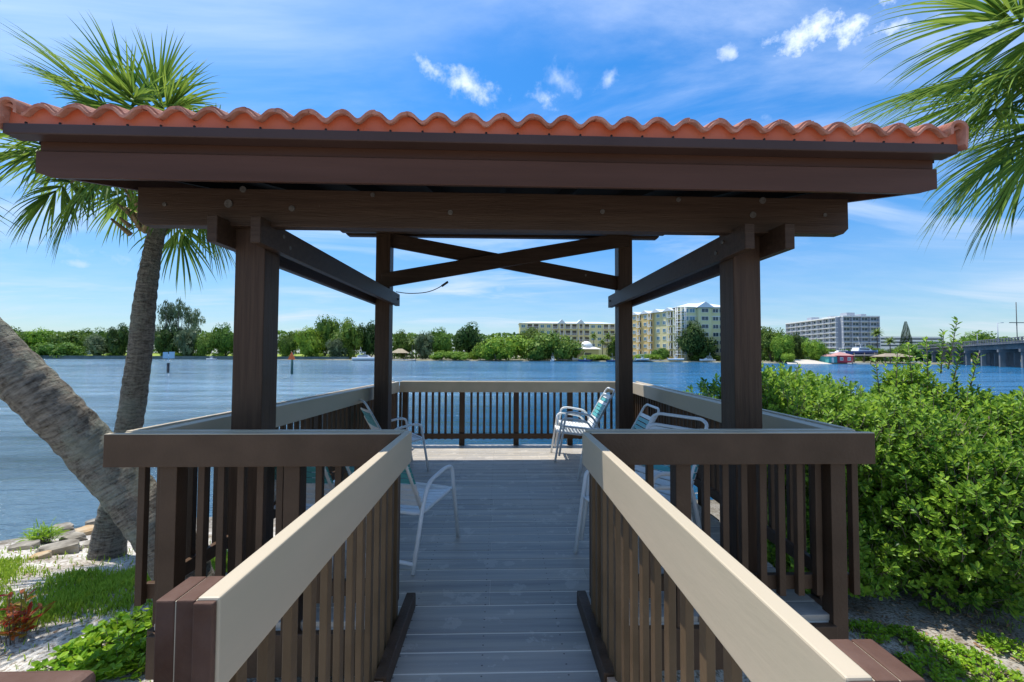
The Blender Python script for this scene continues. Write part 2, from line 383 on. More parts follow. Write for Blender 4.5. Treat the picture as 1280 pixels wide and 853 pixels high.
rim((-.59, .4, -.155), (-.59, 2.42, -.155)); rim((.59, .4, -.155), (.59, 2.42, -.155))
for yy in (2.6, 4.0, 5.4, 7.0):
    for xx in (-1.7, -.4, .9, 2.0): mb.box(xx-.08, xx+.08, yy, yy+.16, -2.2, -.04)
mb.build('deck_frame', M['brown'], deck, bevel=.004)
# toe boards along the ramp
for s, x in ((-1, -.487), (1, .474)):
    mb = MB(); mb.box(min(x, x+s*.055), max(x, x+s*.055), 1.93, 2.60, .002, .088)
    mb.build('toe_board', M['chip'] if 0 else M['brown'], deck, bevel=.006)
    mb = MB(); mb.box(min(x+s*.012, x+s*.05), max(x+s*.012, x+s*.05), 1.2, 1.925, .002, .075)
    mb.build('bare_wood_block', mat('bare_wood', (.5, .33, .22), .8), deck)

proto_bal = {}
def baluster(parent, x, y, z0, z1, rz=0, w=.038, name='baluster', m='brown', wx=None):
    wx = wx or w; key = (round(z0, 3), round(z1, 3), w, wx, m)
    if key not in proto_bal:
        b = MB(); b.box(-wx/2, wx/2, -w/2, w/2, z0, z1); o = b.build(name, M[m], parent, bevel=.003); o.location = (x, y, 0); o.rotation_euler.z = rz; proto_bal[key] = o; return o
    return inst(proto_bal[key], name, parent, (x, y, 0), rz)
def railing(label, a, b, out, posts, n, inner='beige', outer='brown', zb=.10, overhang=(0, 0), bal_range=(0, 1), inner_cut=(0, 0)):
    """rail from a to b (outer edge line), out = unit normal pointing outwards"""
    a = Vector(a); b = Vector(b); d = (b-a).normalized(); out = Vector(out); Lg = (b-a).length
    r = empty('deck_railing', (a+b)/2, label, 'railing', 'brown and beige railings round the deck')
    org = (a+b)/2
    def P(t, o, z=0): return a+d*t-out*o+Vector((0, 0, z))-org
    m = MB(); m.bar(P(0, .02, (ZT+ZB)/2), P(Lg, .02, (ZT+ZB)/2), .04, ZT-ZB); m.build('outer_rail', M[outer], r, bevel=.004)
    m = MB(); m.bar(P(inner_cut[0], .155, (ZT+ZB)/2-.002), P(Lg-inner_cut[1], .155, (ZT+ZB)/2-.002), .04, ZT-ZB); m.build('inner_rail', M[inner], r, bevel=.004)
    m = MB(); m.bar(P(inner_cut[0]+.01, .0875, ZT-.03), P(Lg-inner_cut[1]-.01, .0875, ZT-.03), .09, .04); m.build('rail_core', M['beige'], r)
    if outer == 'brown': m = MB(); m.bar(P(.002, .02, ZT+.002), P(Lg-.002, .02, ZT+.002), .037, .0035); m.build('painted_top', M['beige'], r)
    rz = math.atan2(d.y, d.x)
    m = MB(); m.bar(P(bal_range[0]*Lg, .145, zb+.06), P(bal_range[1]*Lg, .145, zb+.06), .035, .085); m.build('bottom_rail', M['brown'], r, bevel=.003)
    for t in posts:
        p = P(t*Lg, .0865); baluster(r, p.x, p.y, -.26, ZB+.12, rz, .088, 'post')
    for i in range(n):
        t = bal_range[0]+(bal_range[1]-bal_range[0])*i/(n-1)
        if any(abs(t-q)*Lg < .07 for q in posts): continue
        p = P(t*Lg, .108); baluster(r, p.x, p.y, zb, ZB+.1, rz)
    return r
railing('brown front railing left of the walkway, beside the leaning trunk', FL, (-.545, 2.385, 0), (0, -1, 0), (.20, .62), 14, inner='beige', bal_range=(.085, .975))
railing('brown front railing right of the walkway, beside the leafy shrubs', (.52, 2.395, 0), FR, (0, -1, 0), (.33, .885), 15, inner='beige', bal_range=(.02, .97))
dl = (BL-FL).normalized(); dr = (BR-FR).normalized()
railing('left side railing with sunlit cream top running back over the water', BL, FL+dl*.172, (-dl.y, dl.x, 0), (.03, .22, .41, .60, .79, .965), 41, bal_range=(.02, .98), inner_cut=(.17, 0), outer='beige')
railing('right side railing running back in the shade beside the shrubs', FR+dr*.172, BR, (dr.y, -dr.x, 0), (.035, .22, .41, .60, .79, .97), 41, bal_range=(.02, .98), inner_cut=(0, .17), outer='beige')
railing('rear railing across the water end of the deck', (BR.x-.17, BR.y, 0), (BL.x+.17, BL.y, 0), (0, 1, 0), (.02, .265, .5, .735, .98), 37, bal_range=(.0, 1), outer='beige')

def ramp_rail(label, s, xin, ynear, yfar):
    r = empty('walkway_railing', (xin, ynear, 0), label, 'railing', 'beige topped railings along the walkway')
    def bx(m, xa, xb, ya, yb, za, zb):
        xs = sorted((s*xa, s*xb)); m.box(xs[0], xs[1], ya-ynear, yb-ynear, za, zb)
    m = MB(); bx(m, 0, .04, ynear, yfar, ZB, ZT); m.build('hand_rail', M['beige'], r, bevel=.004)
    m = MB(); bx(m, .042, .076, ynear-.002, ynear+.085, -.5, ZT-.003); bx(m, .0785, .113, ynear-.001, ynear+.086, -.5, ZT-.004)
    bx(m, .003, .0395, ynear-.012, ynear-.001, -.5, ZT-.003)
    m.build('end_post', M['chip'], r, bevel=.003)
    m = MB(); bx(m, .0762, .0783, ynear+.0005, ynear+.08, ZT-.16, ZT-.006); bx(m, .0402, .0418, ynear+.0005, ynear+.08, ZT-.2, ZT-.005); m.build('caulk', M['beige'], r)
    m = MB(); bx(m, .084, .12, yfar-.3, yfar-.14, -.3, ZB+.1); m.build('post', M['brown'], r, bevel=.004)
    yy = ynear+.15
    while yy < yfar-.02:
        o = baluster(r, s*.0545, yy-ynear, -.15, ZB+.12, 0, .04, m='slat', wx=.024); yy += .1185
    for yb_ in (.03,): pass
    return r
ramp_rail('beige handrail and slats on the left of the walkway, ending at the banded brown post', -1, -.502, .80, 2.50)
ramp_rail('beige handrail and slats on the right of the walkway, near end at frame bottom', 1, .477, .585, 2.44)
# newel at the lower left corner
m = MB(); m.box(-.25, .0, -.09, 0, -.9, 0); o = m.build('newel_post', M['chip'], loc=(-.565, .64, 1.055), bevel=.012)
tag(o, 'flat topped purple brown post cut off at the bottom left corner', 'post')

# ------------------------------------------------------------------ gazebo
gz = empty('gazebo', (0, 4.3, 0), 'open timber gazebo with brown posts and a terracotta tiled shed roof', 'gazebo')
G = Vector((0, 4.3, 0))
def gpart(m, name, mt, bevel=.005, parent=gz, **k):
    m.v = [(x-G.x, y-G.y, z-G.z) for x, y, z in m.v]
    return m.build(name, mt, parent, bevel, **k)
S = .19
posts = [(-1.716, 2.80), (1.615, 2.88), (-1.652, 5.70), (1.612, 5.70)]
for (x, y), zt in zip(posts, (2.57, 2.57, 3.12, 3.12)):
    m = MB(); m.box(x, x+S, y, y+S, .001, zt); gpart(m, 'post', M['brown_post'], .006)
# front header (bolted on the near faces), rear header
def zrow(px, py, Y): return at(px, py, Y).z
yl, yr = 2.73, 2.80
a = at(172, 257.5, yl); b = at(1060, 271, yr)
hh = (at(172, 234, yl)-at(172, 281, yl)).z
m = MB(); d = (b-a).normalized(); prof = [(-hh/2, 0), (hh/2, 0)]
# board with chamfered lower ends
def chbeam(a, b, w, h, ch):
    a = Vector(a); b = Vector(b); d = (b-a).normalized(); sd = Vector((-d.y, d.x, 0)).normalized(); u = Vector((0, 0, 1)); Lg = (b-a).length
    o2 = [(0, h/2), (0, -h/2+ch), (ch, -h/2), (Lg-ch, -h/2), (Lg, -h/2+ch), (Lg, h/2)]
    base = len(m.v)
    for k in (-1, 1):
        for t, z in o2: m.v.append(tuple(a+d*t+u*z+sd*(k*w/2)))
    n = 6
    fs = [tuple(range(base, base+n))[::-1], tuple(range(base+n, base+2*n))]
    for i in range(n):
        j = (i+1) % n; fs.append((base+i, base+j, base+n+j, base+n+i))
    for f_ in fs: m.f.append(f_); m.sm.append(False); m.mi.append(0)
chbeam(a+Vector((0, .04, 0)), b+Vector((0, .04, 0)), .085, hh, .035)
gpart(m, 'header_beam', M['beam'], .004, fix=True)
m = MB(); chbeam((-2.13, 5.68, 3.23), (2.24, 5.62, 3.23), .085, .22, .03)
chbeam((-2.13, 5.95, 3.25), (2.24, 5.92, 3.25), .085, .22, .03)
gpart(m, 'header_beam', M['beam'], .004, fix=True)
# girts pairs sandwiching the posts
for (xa, xb, s) in ((-1.716, -1.652, -1), (1.615, 1.612, 1)):
    for k in (0, 1):
        w = .062
        if s < 0: x0 = xa+S+w/2 if k else xa-w/2-.002; x1 = xb+S+w/2 if k else xb-w/2
        else: x0 = xa-w/2 if k else xa+S+w/2; x1 = xb-w/2 if k else xb+S+w/2
        m = MB(); ya = 2.63 if k else 2.62
        zc = 2.262; q = .0
        m.bar((x0, ya, zc), (x1, 6.02, zc-.0), w, .165); gpart(m, 'side_girt', M['beam'], .005)
        for (yy, zz) in ((ya+.27, .03), (ya+.36, -.025)):
            if k:
                mm = MB(); xi = x0+(1 if s < 0 else -1)*(w/2); mm.tube([(xi-.001*s*-1, yy, zc+zz), (xi+(.009 if s < 0 else -.009), yy, zc+zz)], .014, 10); gpart(mm, 'bolt', M['bolt'], 0)
        if k:
            mm = MB(); xi = x1+(1 if s < 0 else -1)*(w/2); mm.tube([(xi, 5.9, zc), (xi+(.01 if s < 0 else -.01), 5.9, zc)], .014, 8); gpart(mm, 'bolt', M['hole'], 0)
# rear cross brace
m = MB(); A = at(478, 351, 5.66); B = at(785, 299, 5.66); m.bar(A, B, .045, .19); gpart(m, 'cross_brace', M['beam'], .004)
m = MB(); A = at(480, 299, 5.80); B = at(785, 357, 5.80); m.bar(A, B, .045, .19); gpart(m, 'cross_brace', M['beam'], .004)
# bolts on the front header
for px, py, rr in ((286, 255, .026), (365, 261, .019), (304, 237, .02), (563, 266, .016), (466, 244, .014), (753, 265, .015), (848, 250, .015), (941, 269, .021), (953, 251, .022), (1031, 269, .012), (206, 256, .012)):
    t = (px-172)/(1060-172); Y = yl+(yr-yl)*t-.004
    c = at(px, py, Y); m = MB(); m.tube([c+Vector((0, .004, 0)), c-Vector((0, .006, 0))], rr, 12); gpart(m, 'bolt', M['bolt'], 0)
# low-hanging cable at the rear
c0 = at(495, 365, 5.72); c1 = at(560, 352, 5.72)
pts = [c0, at(512, 367, 5.72), at(533, 365.5, 5.72), at(548, 360, 5.72), c1]
m = MB(); m.tube(smooth_path(pts), .006, 6); m.tube([at(552, 358, 5.72), at(560, 352.5, 5.72)], .016, 6); gpart(m, 'hanging_cable', M['wire'], 0)

# roof, pitched up to the rear; frame: origin at front left eave corner
RY = 2.33
SL = .25
eL = at(51, 175, RY); eR = at(1166, 198.5, RY+.03)
roof = MB()
def rp(x, yy, z=0):
    """roof coordinates: x world, yy distance back from eave, z above eave line"""
    t = (x-eL.x)/(eR.x-eL.x); ez = eL.z+(eR.z-eL.z)*t; ey = RY+.03*t
    return Vector((x, ey+yy, ez+SL*yy+z))
RB = 6.75-RY
x0, x1 = eL.x-.04, eR.x+.04
p = [rp(x0, .03, -.02), rp(x1, .03, -.02), rp(x1, RB, -.02), rp(x0, RB, -.02), rp(x0, .03, .01), rp(x1, .03, .01), rp(x1, RB, .01), rp(x0, RB, .01)]
roof.hexa(p)
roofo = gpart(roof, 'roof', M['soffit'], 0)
def gsub(m, name, mt, bevel=0, **k): return gpart(m, name, mt, bevel, parent=roofo, **k)
# fascia: upper board and proud lower board
hz = at(51, 175, RY).z-at(51, 190, RY).z; hz2 = at(51, 190, RY).z-at(51, 223, RY).z
m = MB(); m.bar(rp(eL.x, .019, -hz/2), rp(eR.x, .019, -hz/2), .038, hz); gsub(m, 'upper_fascia', M['fascia'], .003)
# lower board with bevelled bottom end on the left
m = MB()
o2 = [(eL.x, -hz), (eL.x, -hz-hz2*.8), (eL.x+.09, -hz-hz2), (eR.x-.11, -hz-hz2), (eR.x, -hz-hz2*.8), (eR.x, -hz)]
for kk in (-.022, .03):
    for x, z in o2: m.v.append(tuple(rp(x, kk, z)))
fs = [tuple(range(6))[::-1], tuple(range(6, 12))]+[(i, (i+1) % 6, 6+(i+1) % 6, 6+i) for i in range(6)]
for f_ in fs: m.f.append(f_); m.sm.append(False); m.mi.append(0)
gsub(m, 'lower_fascia', M['fascia'], .003, fix=True)
m = MB(); xx = at(825, 226, RY).x; m.bar(rp(xx-.002, -.0232, -hz-.002), rp(xx+.002, -.0232, -hz-.002), .0015, .004)
# drip edge
dl0, dl1 = at(27, 168, RY).x, at(1184, 193, RY).x
hd = at(51, 162, RY).z-at(51, 176, RY).z
m = MB(); m.bar(rp(dl0, -.045, hd/2-.004), rp(dl1, -.045, hd/2-.004), .09, hd-.006)
gsub(m, 'drip_edge', M['drip'], .006)
# rafters
for i in range(9):
    x = eL.x+.25+(eR.x-eL.x-.5)*i/8
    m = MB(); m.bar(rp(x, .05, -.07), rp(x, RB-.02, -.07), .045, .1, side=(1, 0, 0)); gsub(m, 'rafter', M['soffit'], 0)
m = MB(); m.bar(rp(eL.x, RB-.02, -.11), rp(eR.x, RB-.02, -.11), .038, .24); gsub(m, 'rear_fascia', M['fascia'], .003)
for x in (eL.x+.02, eR.x-.02):
    m = MB(); m.bar(rp(x, .045, -.10), rp(x, RB-.045, -.10), .038, .18, side=(1, 0, 0)); gsub(m, 'side_fascia', M['fascia'], .003)
# bird stop: scalloped sheet behind the tile ends, with weep holes
tx0, tx1 = at(27, 150, RY).x, at(1190, 175, RY).x
NT = 30; TP = (tx1-tx0)/NT; AMP = .025
def wave(x):
    ph = (x-tx0)/TP*2*math.pi
    return AMP*math.cos(ph)-.004*math.cos(2*ph)
zs = hd-.006
zt_ = at(51, 144, RY).z-at(51, 176, RY).z   # mean height of tile underside line
m = MB(); n = NT*14
for i in range(n):
    xa = tx0+(tx1-tx0)*i/n; xb = tx0+(tx1-tx0)*(i+1)/n
    m.quad(rp(xa, -.06, zs-.01), rp(xb, -.06, zs-.01), rp(xb, -.048, zt_+wave(xb)-.004), rp(xa, -.048, zt_+wave(xa)-.004))
    m.quad(rp(xa, -.02, zt_+wave(xa)-.008), rp(xa, -.048, zt_+wave(xa)-.004), rp(xb, -.048, zt_+wave(xb)-.004), rp(xb, -.02, zt_+wave(xb)-.008))
gsub(m, 'bird_stop', M['stop'])
for i in range(NT):
    x = tx0+TP*(i+.5)
    c = rp(x, -.0555, zs+.020); m = MB(); m.tube([c, c-Vector((0, .004, 0))], .006, 10); gsub(m, 'weep_hole', M['hole'])
# tile courses: S profile, thickness, each course stepped
def tile_course(m, ya, yb, za, zb, th, jit):
    nx = 12
    for t in range(NT):
        dx = random.uniform(-.004, .004)*jit; dzt = random.uniform(-.006, .006)*jit; dy = random.uniform(-.012, .012)*jit
        xs = [tx0+TP*(t+q/nx*1.06)-TP*.03 for q in range(nx+1)]
        top = []; bot = []
        for (yy, zz) in ((ya+dy, za), (yb, zb)):
            top.append([rp(x+dx, yy, zt_+zz+wave(x)+th+dzt) for x in xs]); bot.append([rp(x+dx, yy, zt_+zz+wave(x)+dzt) for x in xs])
        b = len(m.v)
        for row in (top[0], top[1], bot[0], bot[1]): m.v += [tuple(q) for q in row]
        w = nx+1
        for i in range(nx):
            for q, sm in (((i, i+1, w+i+1, w+i), True), ((2*w+i, 3*w+i, 3*w+i+1, 2*w+i+1), True), ((2*w+i, 2*w+i+1, i+1, i), False)):
                m.f.append(tuple(b+k for k in q)); m.sm.append(sm); m.mi.append(0)
        for q in ((0, w, 3*w, 2*w), (nx, 2*w+nx, 3*w+nx, w+nx)):
            m.f.append(tuple(b+k for k in q)); m.sm.append(False); m.mi.append(0)
random.seed(11)
m = MB(); tile_course(m, -.085, .28, -.004, .004, .017, .6); tile_course(m, -.062, .30, .010, .012, .014, .6)
NC = 15
for c in range(1, NC): 
    ya = .25+(c-1)*(RB-.25)/(NC-1); tile_course(m, ya, ya+(RB-.25)/(NC-1)+.04, .022, .0, .02, .7)
gsub(m, 'roof_tiles', M['tile'])
# rake tiles along both sides
for s, xe in ((-1, tx0), (1, tx1)):
    m = MB()
    for c in range(NC):
        ya = -.10+c*(RB+.1)/NC; yb = ya+(RB+.1)/NC+.04
        prof = []
        for q in range(13):
            a = math.pi*(-.08+1.0*q/12*1.28)   # wraps from the inside over and down the outside
            rr = .085
            X = math.cos(a)*.085*-s*-1; 
            prof.append((-s*math.cos(a)*.052-s*.03, -.008+math.sin(a)*.045 if math.sin(a) > 0 else .012+math.sin(a)*.24))
        out = [];
        for yy, dz in ((ya, .022), (yb, 0)):
            out.append([rp(xe+px_, yy, zt_+pz+dz) for px_, pz in prof]); out.append([rp(xe+(px_+s*.03)*.68-s*.03, yy, zt_+(pz+.008)*.72-.012+dz) for px_, pz in prof])
        b = len(m.v); w = 13
        for row in out: m.v += [tuple(q) for q in row]
        for i in range(w-1):
            for q, sm in (((i, i+1, 2*w+i+1, 2*w+i), True), ((w+i, 3*w+i, 3*w+i+1, w+i+1), True), ((i, w+i, w+i+1, i+1), False)):
                m.f.append(tuple(b+k for k in q)); m.sm.append(sm); m.mi.append(0)
        for q in ((w-1, 2*w-1, 4*w-1, 3*w-1), (0, 2*w, 3*w, w)): m.f.append(tuple(b+k for k in q)); m.sm.append(False); m.mi.append(0)
    gsub(m, 'rake_tiles', M['tile'], fix=True)

# ------------------------------------------------------------------ chairs
def make_chair():
    r = empty('patio_chair', (0, 0, 0), 'x', 'chair', 'white patio chairs with aqua straps on the deck')
    W = .27
    def fr(name, paths, rad=.0135):
        m = MB()
        for p in paths: m.tube(fillet(p, .07), rad, 8)
        return m.build(name, M['white'], r)
    for s in (-1, 1):
        fr('side_frame', [[(s*(W+.02), -.36, .0), (s*(W+.02), -.24, .42), (s*(W+.015), -.16, .565), (s*(W+.015), .10, .61), (s*(W+.02), .20, .60), (s*(W+.03), .30, .0)]], .0155)
    fr('seat_frame', [[(-W, -.24, .36), (-W, .24, .41), (W, .24, .41), (W, -.24, .36), (-W, -.24, .36)], [(-W-.02, -.345, .06), (W+.02, -.345, .06)]])
    # back: hoop
    bt = Vector((0, -.50, .92)); bb = Vector((0, -.20, .37))
    fr('back_frame', [[(-W+.01, bb.y, bb.z), (-W+.015, bt.y+.015, bt.z-.03), (-W+.07, bt.y, bt.z), (W-.07, bt.y, bt.z), (W-.015, bt.y+.015, bt.z-.03), (W-.01, bb.y, bb.z)]])
    def strap(name, mt, items):
        m = MB()
        for c, along, nrm, w, sag in items:
            c = Vector(c); along = Vector(along).normalized(); nrm = Vector(nrm).normalized()
            n = 6
            for i in range(n):
                def pt(q, k, off):
                    x = -W-.012+2*(W+.012)*q/n; sg = -sag*(1-(2*q/n-1)**2)
                    return Vector((x, 0, 0))+c+along*(k*w/2)+nrm*(sg+off)
                a, b = i, i+1
                m.quad(pt(a, -1, .004), pt(b, -1, .004), pt(b, 1, .004), pt(a, 1, .004), smooth=True)
                m.quad(pt(a, -1, -.002), pt(a, 1, -.002), pt(b, 1, -.002), pt(b, -1, -.002), smooth=True)
                for k in (-1, 1): m.quad(pt(a, k, -.002), pt(b, k, -.002), pt(b, k, .004), pt(a, k, .004))
        return m.build(name, mt, r)
    seat = [((0, -.19+i*.052, .37+i*.0055), (0, 1, .1), (0, -.1, 1), .042, .022) for i in range(9)]
    strap('seat_straps', M['strapw'], seat)
    bd = bt-bb; bl = bd.length; bd.normalize(); bn = Vector((0, bd.z, -bd.y))
    items = [(bb+bd*(.075+i*.052), bd, bn, .042, .012) for i in range(9)]
    strap('white_back_straps', M['strapw'], items[:4]); strap('head_strap', M['strapw'], items[8:9])
    strap('aqua_back_straps', M['strapt'], items[4:8])
    return r
chair0 = make_chair(); used = [False]
def chair(x, y, face, label, z=0):
    o = chair0 if not used[0] else copy_tree(chair0); used[0] = True
    o.location = (x, y, z+.002); o.rotation_euler.z = math.atan2(-face[0], face[1]); o['label'] = label
    return o
def chair_at_foot(px, py, face, lx, ly, label, z=0):
    """place so that local foot (lx,ly) is over deck pixel"""
    g = ray(px, py); t = (0-H0)/g.z; P = Vector((0, 0, H0))+g*t
    a = math.atan2(-face[0], face[1]); c, s = math.cos(a), math.sin(a)
    return chair(P.x-(lx*c-ly*s), P.y-(lx*s+ly*c), face, label, z)
chair_at_foot(516, 719, (.36, .93), .29, -.36, 'white chair nearest the walkway on the left, one arm and two legs past the handrail')
a_ = chair_at_foot(716, 690, (-.85, -.52), .33, .3, 'lower chair of the stacked pair by the right front post, legs past the handrail')
chair(a_.location.x+.05, a_.location.y+.03, (-.85, -.52), 'upper white chair of the stacked pair by the right front post', .085)
chair(1.10, 6.30, (-1, .03), 'lower chair of the sunlit stacked pair by the rear railing')
chair(1.16, 6.31, (-1, .03), 'upper chair of the sunlit stacked pair by the rear railing', .085)
chair(1.25, 4.85, (-1, .04), 'chair with narrow aqua back right of the rear right post')
chair(-1.32, 5.70, (.85, .52), 'chair with aqua back partly hidden behind the rear left post')
chair(-1.34, 3.42, (.25, .97), 'white slatted chair seen through the left front balusters beside the post')

# ------------------------------------------------------------------ near ground and water
def yshore(x): return 6.2+1.5*max(0, min(1, (x+7.5)/2.5))+1.2*max(0, min(1, (x-2)/3))+.25*math.sin(x*1.7)
def gz_(x, y):
    ys = yshore(x); t = (y-3.4)/(ys-3.4)
    b = -.46-.64*max(0, min(1, (x-.5)/1.6))+.03*noise.noise(Vector((x*.6, y*.6, 0)))
    if t <= 0: z = b
    elif t < 1: z = b+(-1.2-b)*(t*t*(3-2*t))*1.0 if t < 1 else 0
    else: z = -1.2-(y-ys)*.35
    if x < -6 and y < 3.4: z = b
    return max(z, -3)+.03*noise.noise(Vector((x*2, y*2, 3)))
m = MB(); nx, ny = 150, 120
X0, X1, Y0, Y1 = -24, 30, -14, 13
for j in range(ny+1):
    for i in range(nx+1):
        x = X0+(X1-X0)*i/nx; y = Y0+(Y1-Y0)*j/ny; m.v.append((x, y, gz_(x, y)))
for j in range(ny):
    for i in range(nx):
        a = j*(nx+1)+i; m.f.append((a, a+1, a+nx+2, a+nx+1)); m.sm.append(True); m.mi.append(0)
struct(m.build('ground', M['ground']))
m = MB(); m.quad((-3000, 3, -1.2), (3000, 3, -1.2), (3000, 4000, -1.2), (-3000, 4000, -1.2)); struct(m.build('water', M['water']))

# rocks
random.seed(5)
def rock(x, y, s, label, mt, z=None, flat=.55):
    m = MB(); n = 9
    seed = random.random()*50
    for j in range(n+1):
        for i in range(2*n):
            th = math.pi*j/n; ph = math.pi*i/n
            d = Vector((math.sin(th)*math.cos(ph), math.sin(th)*math.sin(ph), math.cos(th)))
            q = 1+.35*noise.noise(d*1.6+Vector((seed, 0, 0)))+.12*noise.noise(d*5+Vector((seed, 0, 0)))
            d = Vector((max(-.8, min(.8, d.x*q)), max(-.75, min(.75, d.y*q)), max(-.7, min(.65, d.z*q))))
            m.v.append((d.x*s*1.2, d.y*s*.9, d.z*s*flat*1.2))
    for j in range(n):
        for i in range(2*n):
            a = j*2*n+i; b = j*2*n+(i+1) % (2*n); m.f.append((a, a+2*n, b+2*n, b)); m.sm.append(False); m.mi.append(0)
    o = m.build('rock', mt, loc=(x, y, (gz_(x, y) if z is None else z)+s*.15), fix=True); o.rotation_euler.z = random.random()*6
    return tag(o, label, 'rock', 'rocks along the bank by the palm trunks')
def gp(px, py):
    """ground point under a pixel"""
    r = ray(px, py); t = .5
    for k in range(4000):
        p_ = Vector((0, 0, H0))+r*t
        if p_.z < gz_(p_.x, p_.y) or p_.y > 12: return p_
        t += .005
    return p_
for px, py, s, lab, mt in (
    (99, 652, .17, 'small ochre rock standing highest at the water edge, left of the trunk base', 'rocko'),
    (78, 664, .20, 'pale cracked rock at the water edge below the ochre rock', 'rock'),
    (107, 668, .20, 'brownish rock touching the upright palm trunk', 'rocko'),
    (92, 676, .17, 'grey rock in the middle of the rock pile', 'rock'),
    (72, 692, .22, 'broad flat pale slab in front of the rock pile', 'rock'),
    (30, 687, .16, 'low whitish rock at the left end of the pile beside the grass tuft', 'rock'),
    (165, 660, .18, 'dark grey rock between the two palm trunks', 'rock'),
    (176, 645, .15, 'small grey rock behind the leaning trunk foot', 'rock'),
    (258, 640, .22, 'ochre rock seen between balusters near the left post', 'rocko'),
    (264, 610, .2, 'far grey rock at the water seen through the front left balusters', 'rock'),
    (60, 658, .13, 'dark rock at the far left waterline of the pile', 'rock'), (88, 690, .12, 'dark wedge shaped rock behind the flat slab', 'rock'), (118, 655, .14, 'dark rock against the water touching the trunk', 'rock'), (112, 684, .12, 'small rounded rock at the trunk base', 'rock'), (50, 698, .11, 'small half buried rock left of the flat slab', 'rocko'),
    (45, 680, .12, 'smallest grey rock just right of the whitish one', 'rock')):
    P_ = gp(px, py); rock(P_.x, P_.y, s*.78, lab, M[mt])

# ------------------------------------------------------------------ palm trees
M['palmleaf'] = leafmat('sabal_leaf', (.045, .13, .018), (.22, .34, .05), .35, .5, 2)
M['deadleaf'] = mat('dry_boot', (.22, .15, .08), .9, .2, (.36, .28, .17), 15, .5, 30)
def trunk_mesh(path, rad, seed, rings=60, scar=.014, n=40):
    m = MB(); pts = smooth_path(path, 2)
    k = len(pts); base = 0; side = None
    dist = 0
    for i, p in enumerate(pts):
        t = (pts[min(i+1, k-1)]-pts[max(i-1, 0)]).normalized()
        if side is None: side = t.cross(Vector((0, 1, 0))).normalized()
        side = (side-t*side.dot(t)).normalized(); u = side.cross(t)
        q = i/(k-1)*(len(rad)-1); a0 = int(min(q, len(rad)-2)); r = rad[a0]+(rad[a0+1]-rad[a0])*(q-a0)
        if i: dist += (p-pts[i-1]).length
        for j in range(n):
            a = 2*math.pi*j/n
            nz = noise.noise(Vector((math.cos(a)*3, math.sin(a)*3, dist*14+seed)))
            nz2 = noise.noise(Vector((math.cos(a)*1.2, math.sin(a)*1.2, dist*2+seed)))
            rr = r*(1+.05*nz+.07*nz2)+scar*.25*math.sin(dist*55+2.2*math.sin(a*2+seed)+nz*2)
            m.v.append(tuple(p+side*math.cos(a)*rr+u*math.sin(a)*rr))
    for i in range(k-1):
        for j in range(n):
            a = i*n+j; b = i*n+(j+1) % n; m.f.append((a, b, b+n, a+n)); m.sm.append(True); m.mi.append(0)
    m.f.append(tuple(range((k-1)*n, k*n))); m.sm.append(False); m.mi.append(0)
    ds = [0]
    for i in range(1, k): ds.append(ds[-1]+(pts[i]-pts[i-1]).length)
    m.uv = []
    for i in range(k-1):
        for j in range(n):
            m.uv += [(j/n, ds[i]), ((j+1)/n, ds[i]), ((j+1)/n, ds[i+1]), (j/n, ds[i+1])]
    m.uv += [(0, 0)]*n
    return m
def dense(path, step=.03):
    pts = smooth_path(path, 40); return pts
def frond(m, C, az, el, L1, L2, nl=44, droop=.25, curl=.5):
    """costapalmate fan leaf"""
    d0 = Vector((math.cos(az)*math.cos(el), math.sin(az)*math.cos(el), math.sin(el)))
    pts = []; d = d0.copy(); p = Vector(C)
    n = 12
    for i in range(n+1):
        pts.append(p.copy()); 
        p = p+d*((L1+.35)/n); d = (d+Vector((0, 0, -droop/n*(1+i/n*1.5)))).normalized()
    m.cur = 1; m.tube([q for q in pts[:n-2]], [.018-.010*i/(n-2) for i in range(n-2)], 5, cap=False); m.cur = 0
    side0 = d.cross(Vector((0, 0, 1))); side0 = side0.normalized() if side0.length > .05 else Vector((math.sin(az), -math.cos(az), 0))
    roll = random.uniform(-.5, .5)
    for j in range(nl):
        f = j/(nl-1)*2-1               # -1..1 across fan
        ang = f*R(118)+random.uniform(-.04, .04)
        s = 1-abs(f)
        q = pts[int((n-4)+4*min(1, s*1.15))]
        dd = (pts[n]-pts[n-3]).normalized()
        side = (side0*math.cos(roll)+dd.cross(side0)*math.sin(roll)).normalized(); nrm = side.cross(dd)
        L = L2*(.62+.38*math.cos(ang*.75))*random.uniform(.88, 1.08)
        dirv = (dd*math.cos(ang)+side*math.sin(ang)+nrm*(-.22+.5*abs(f)*curl*(-1)*0+random.uniform(-.1, .1))).normalized()
        pp = q.copy(); segs = 7; w0 = .0125
        wv = dirv.cross(nrm).normalized()
        b = len(m.v); dr = random.uniform(.6, 1.9)*droop*1.5
        for k in range(segs+1):
            t = k/segs; w = w0*(.55+.9*t if t < .35 else .865*(1-(t-.35)/.65)**.8)*1.25
            fold = nrm*w*.6
            m.v.append(tuple(pp-wv*w-fold*-.5)); m.v.append(tuple(pp-fold*.6)); m.v.append(tuple(pp+wv*w-fold*-.5))
            pp = pp+dirv*(L/segs); dirv = (dirv+Vector((0, 0, -dr*.16*(t**1.3)*2.4))).normalized()
        for k in range(segs):
            a = b+3*k
            for o_ in (0, 1): m.f.append((a+o_, a+o_+1, a+o_+4, a+o_+3)); m.sm.append(False); m.mi.append(0)
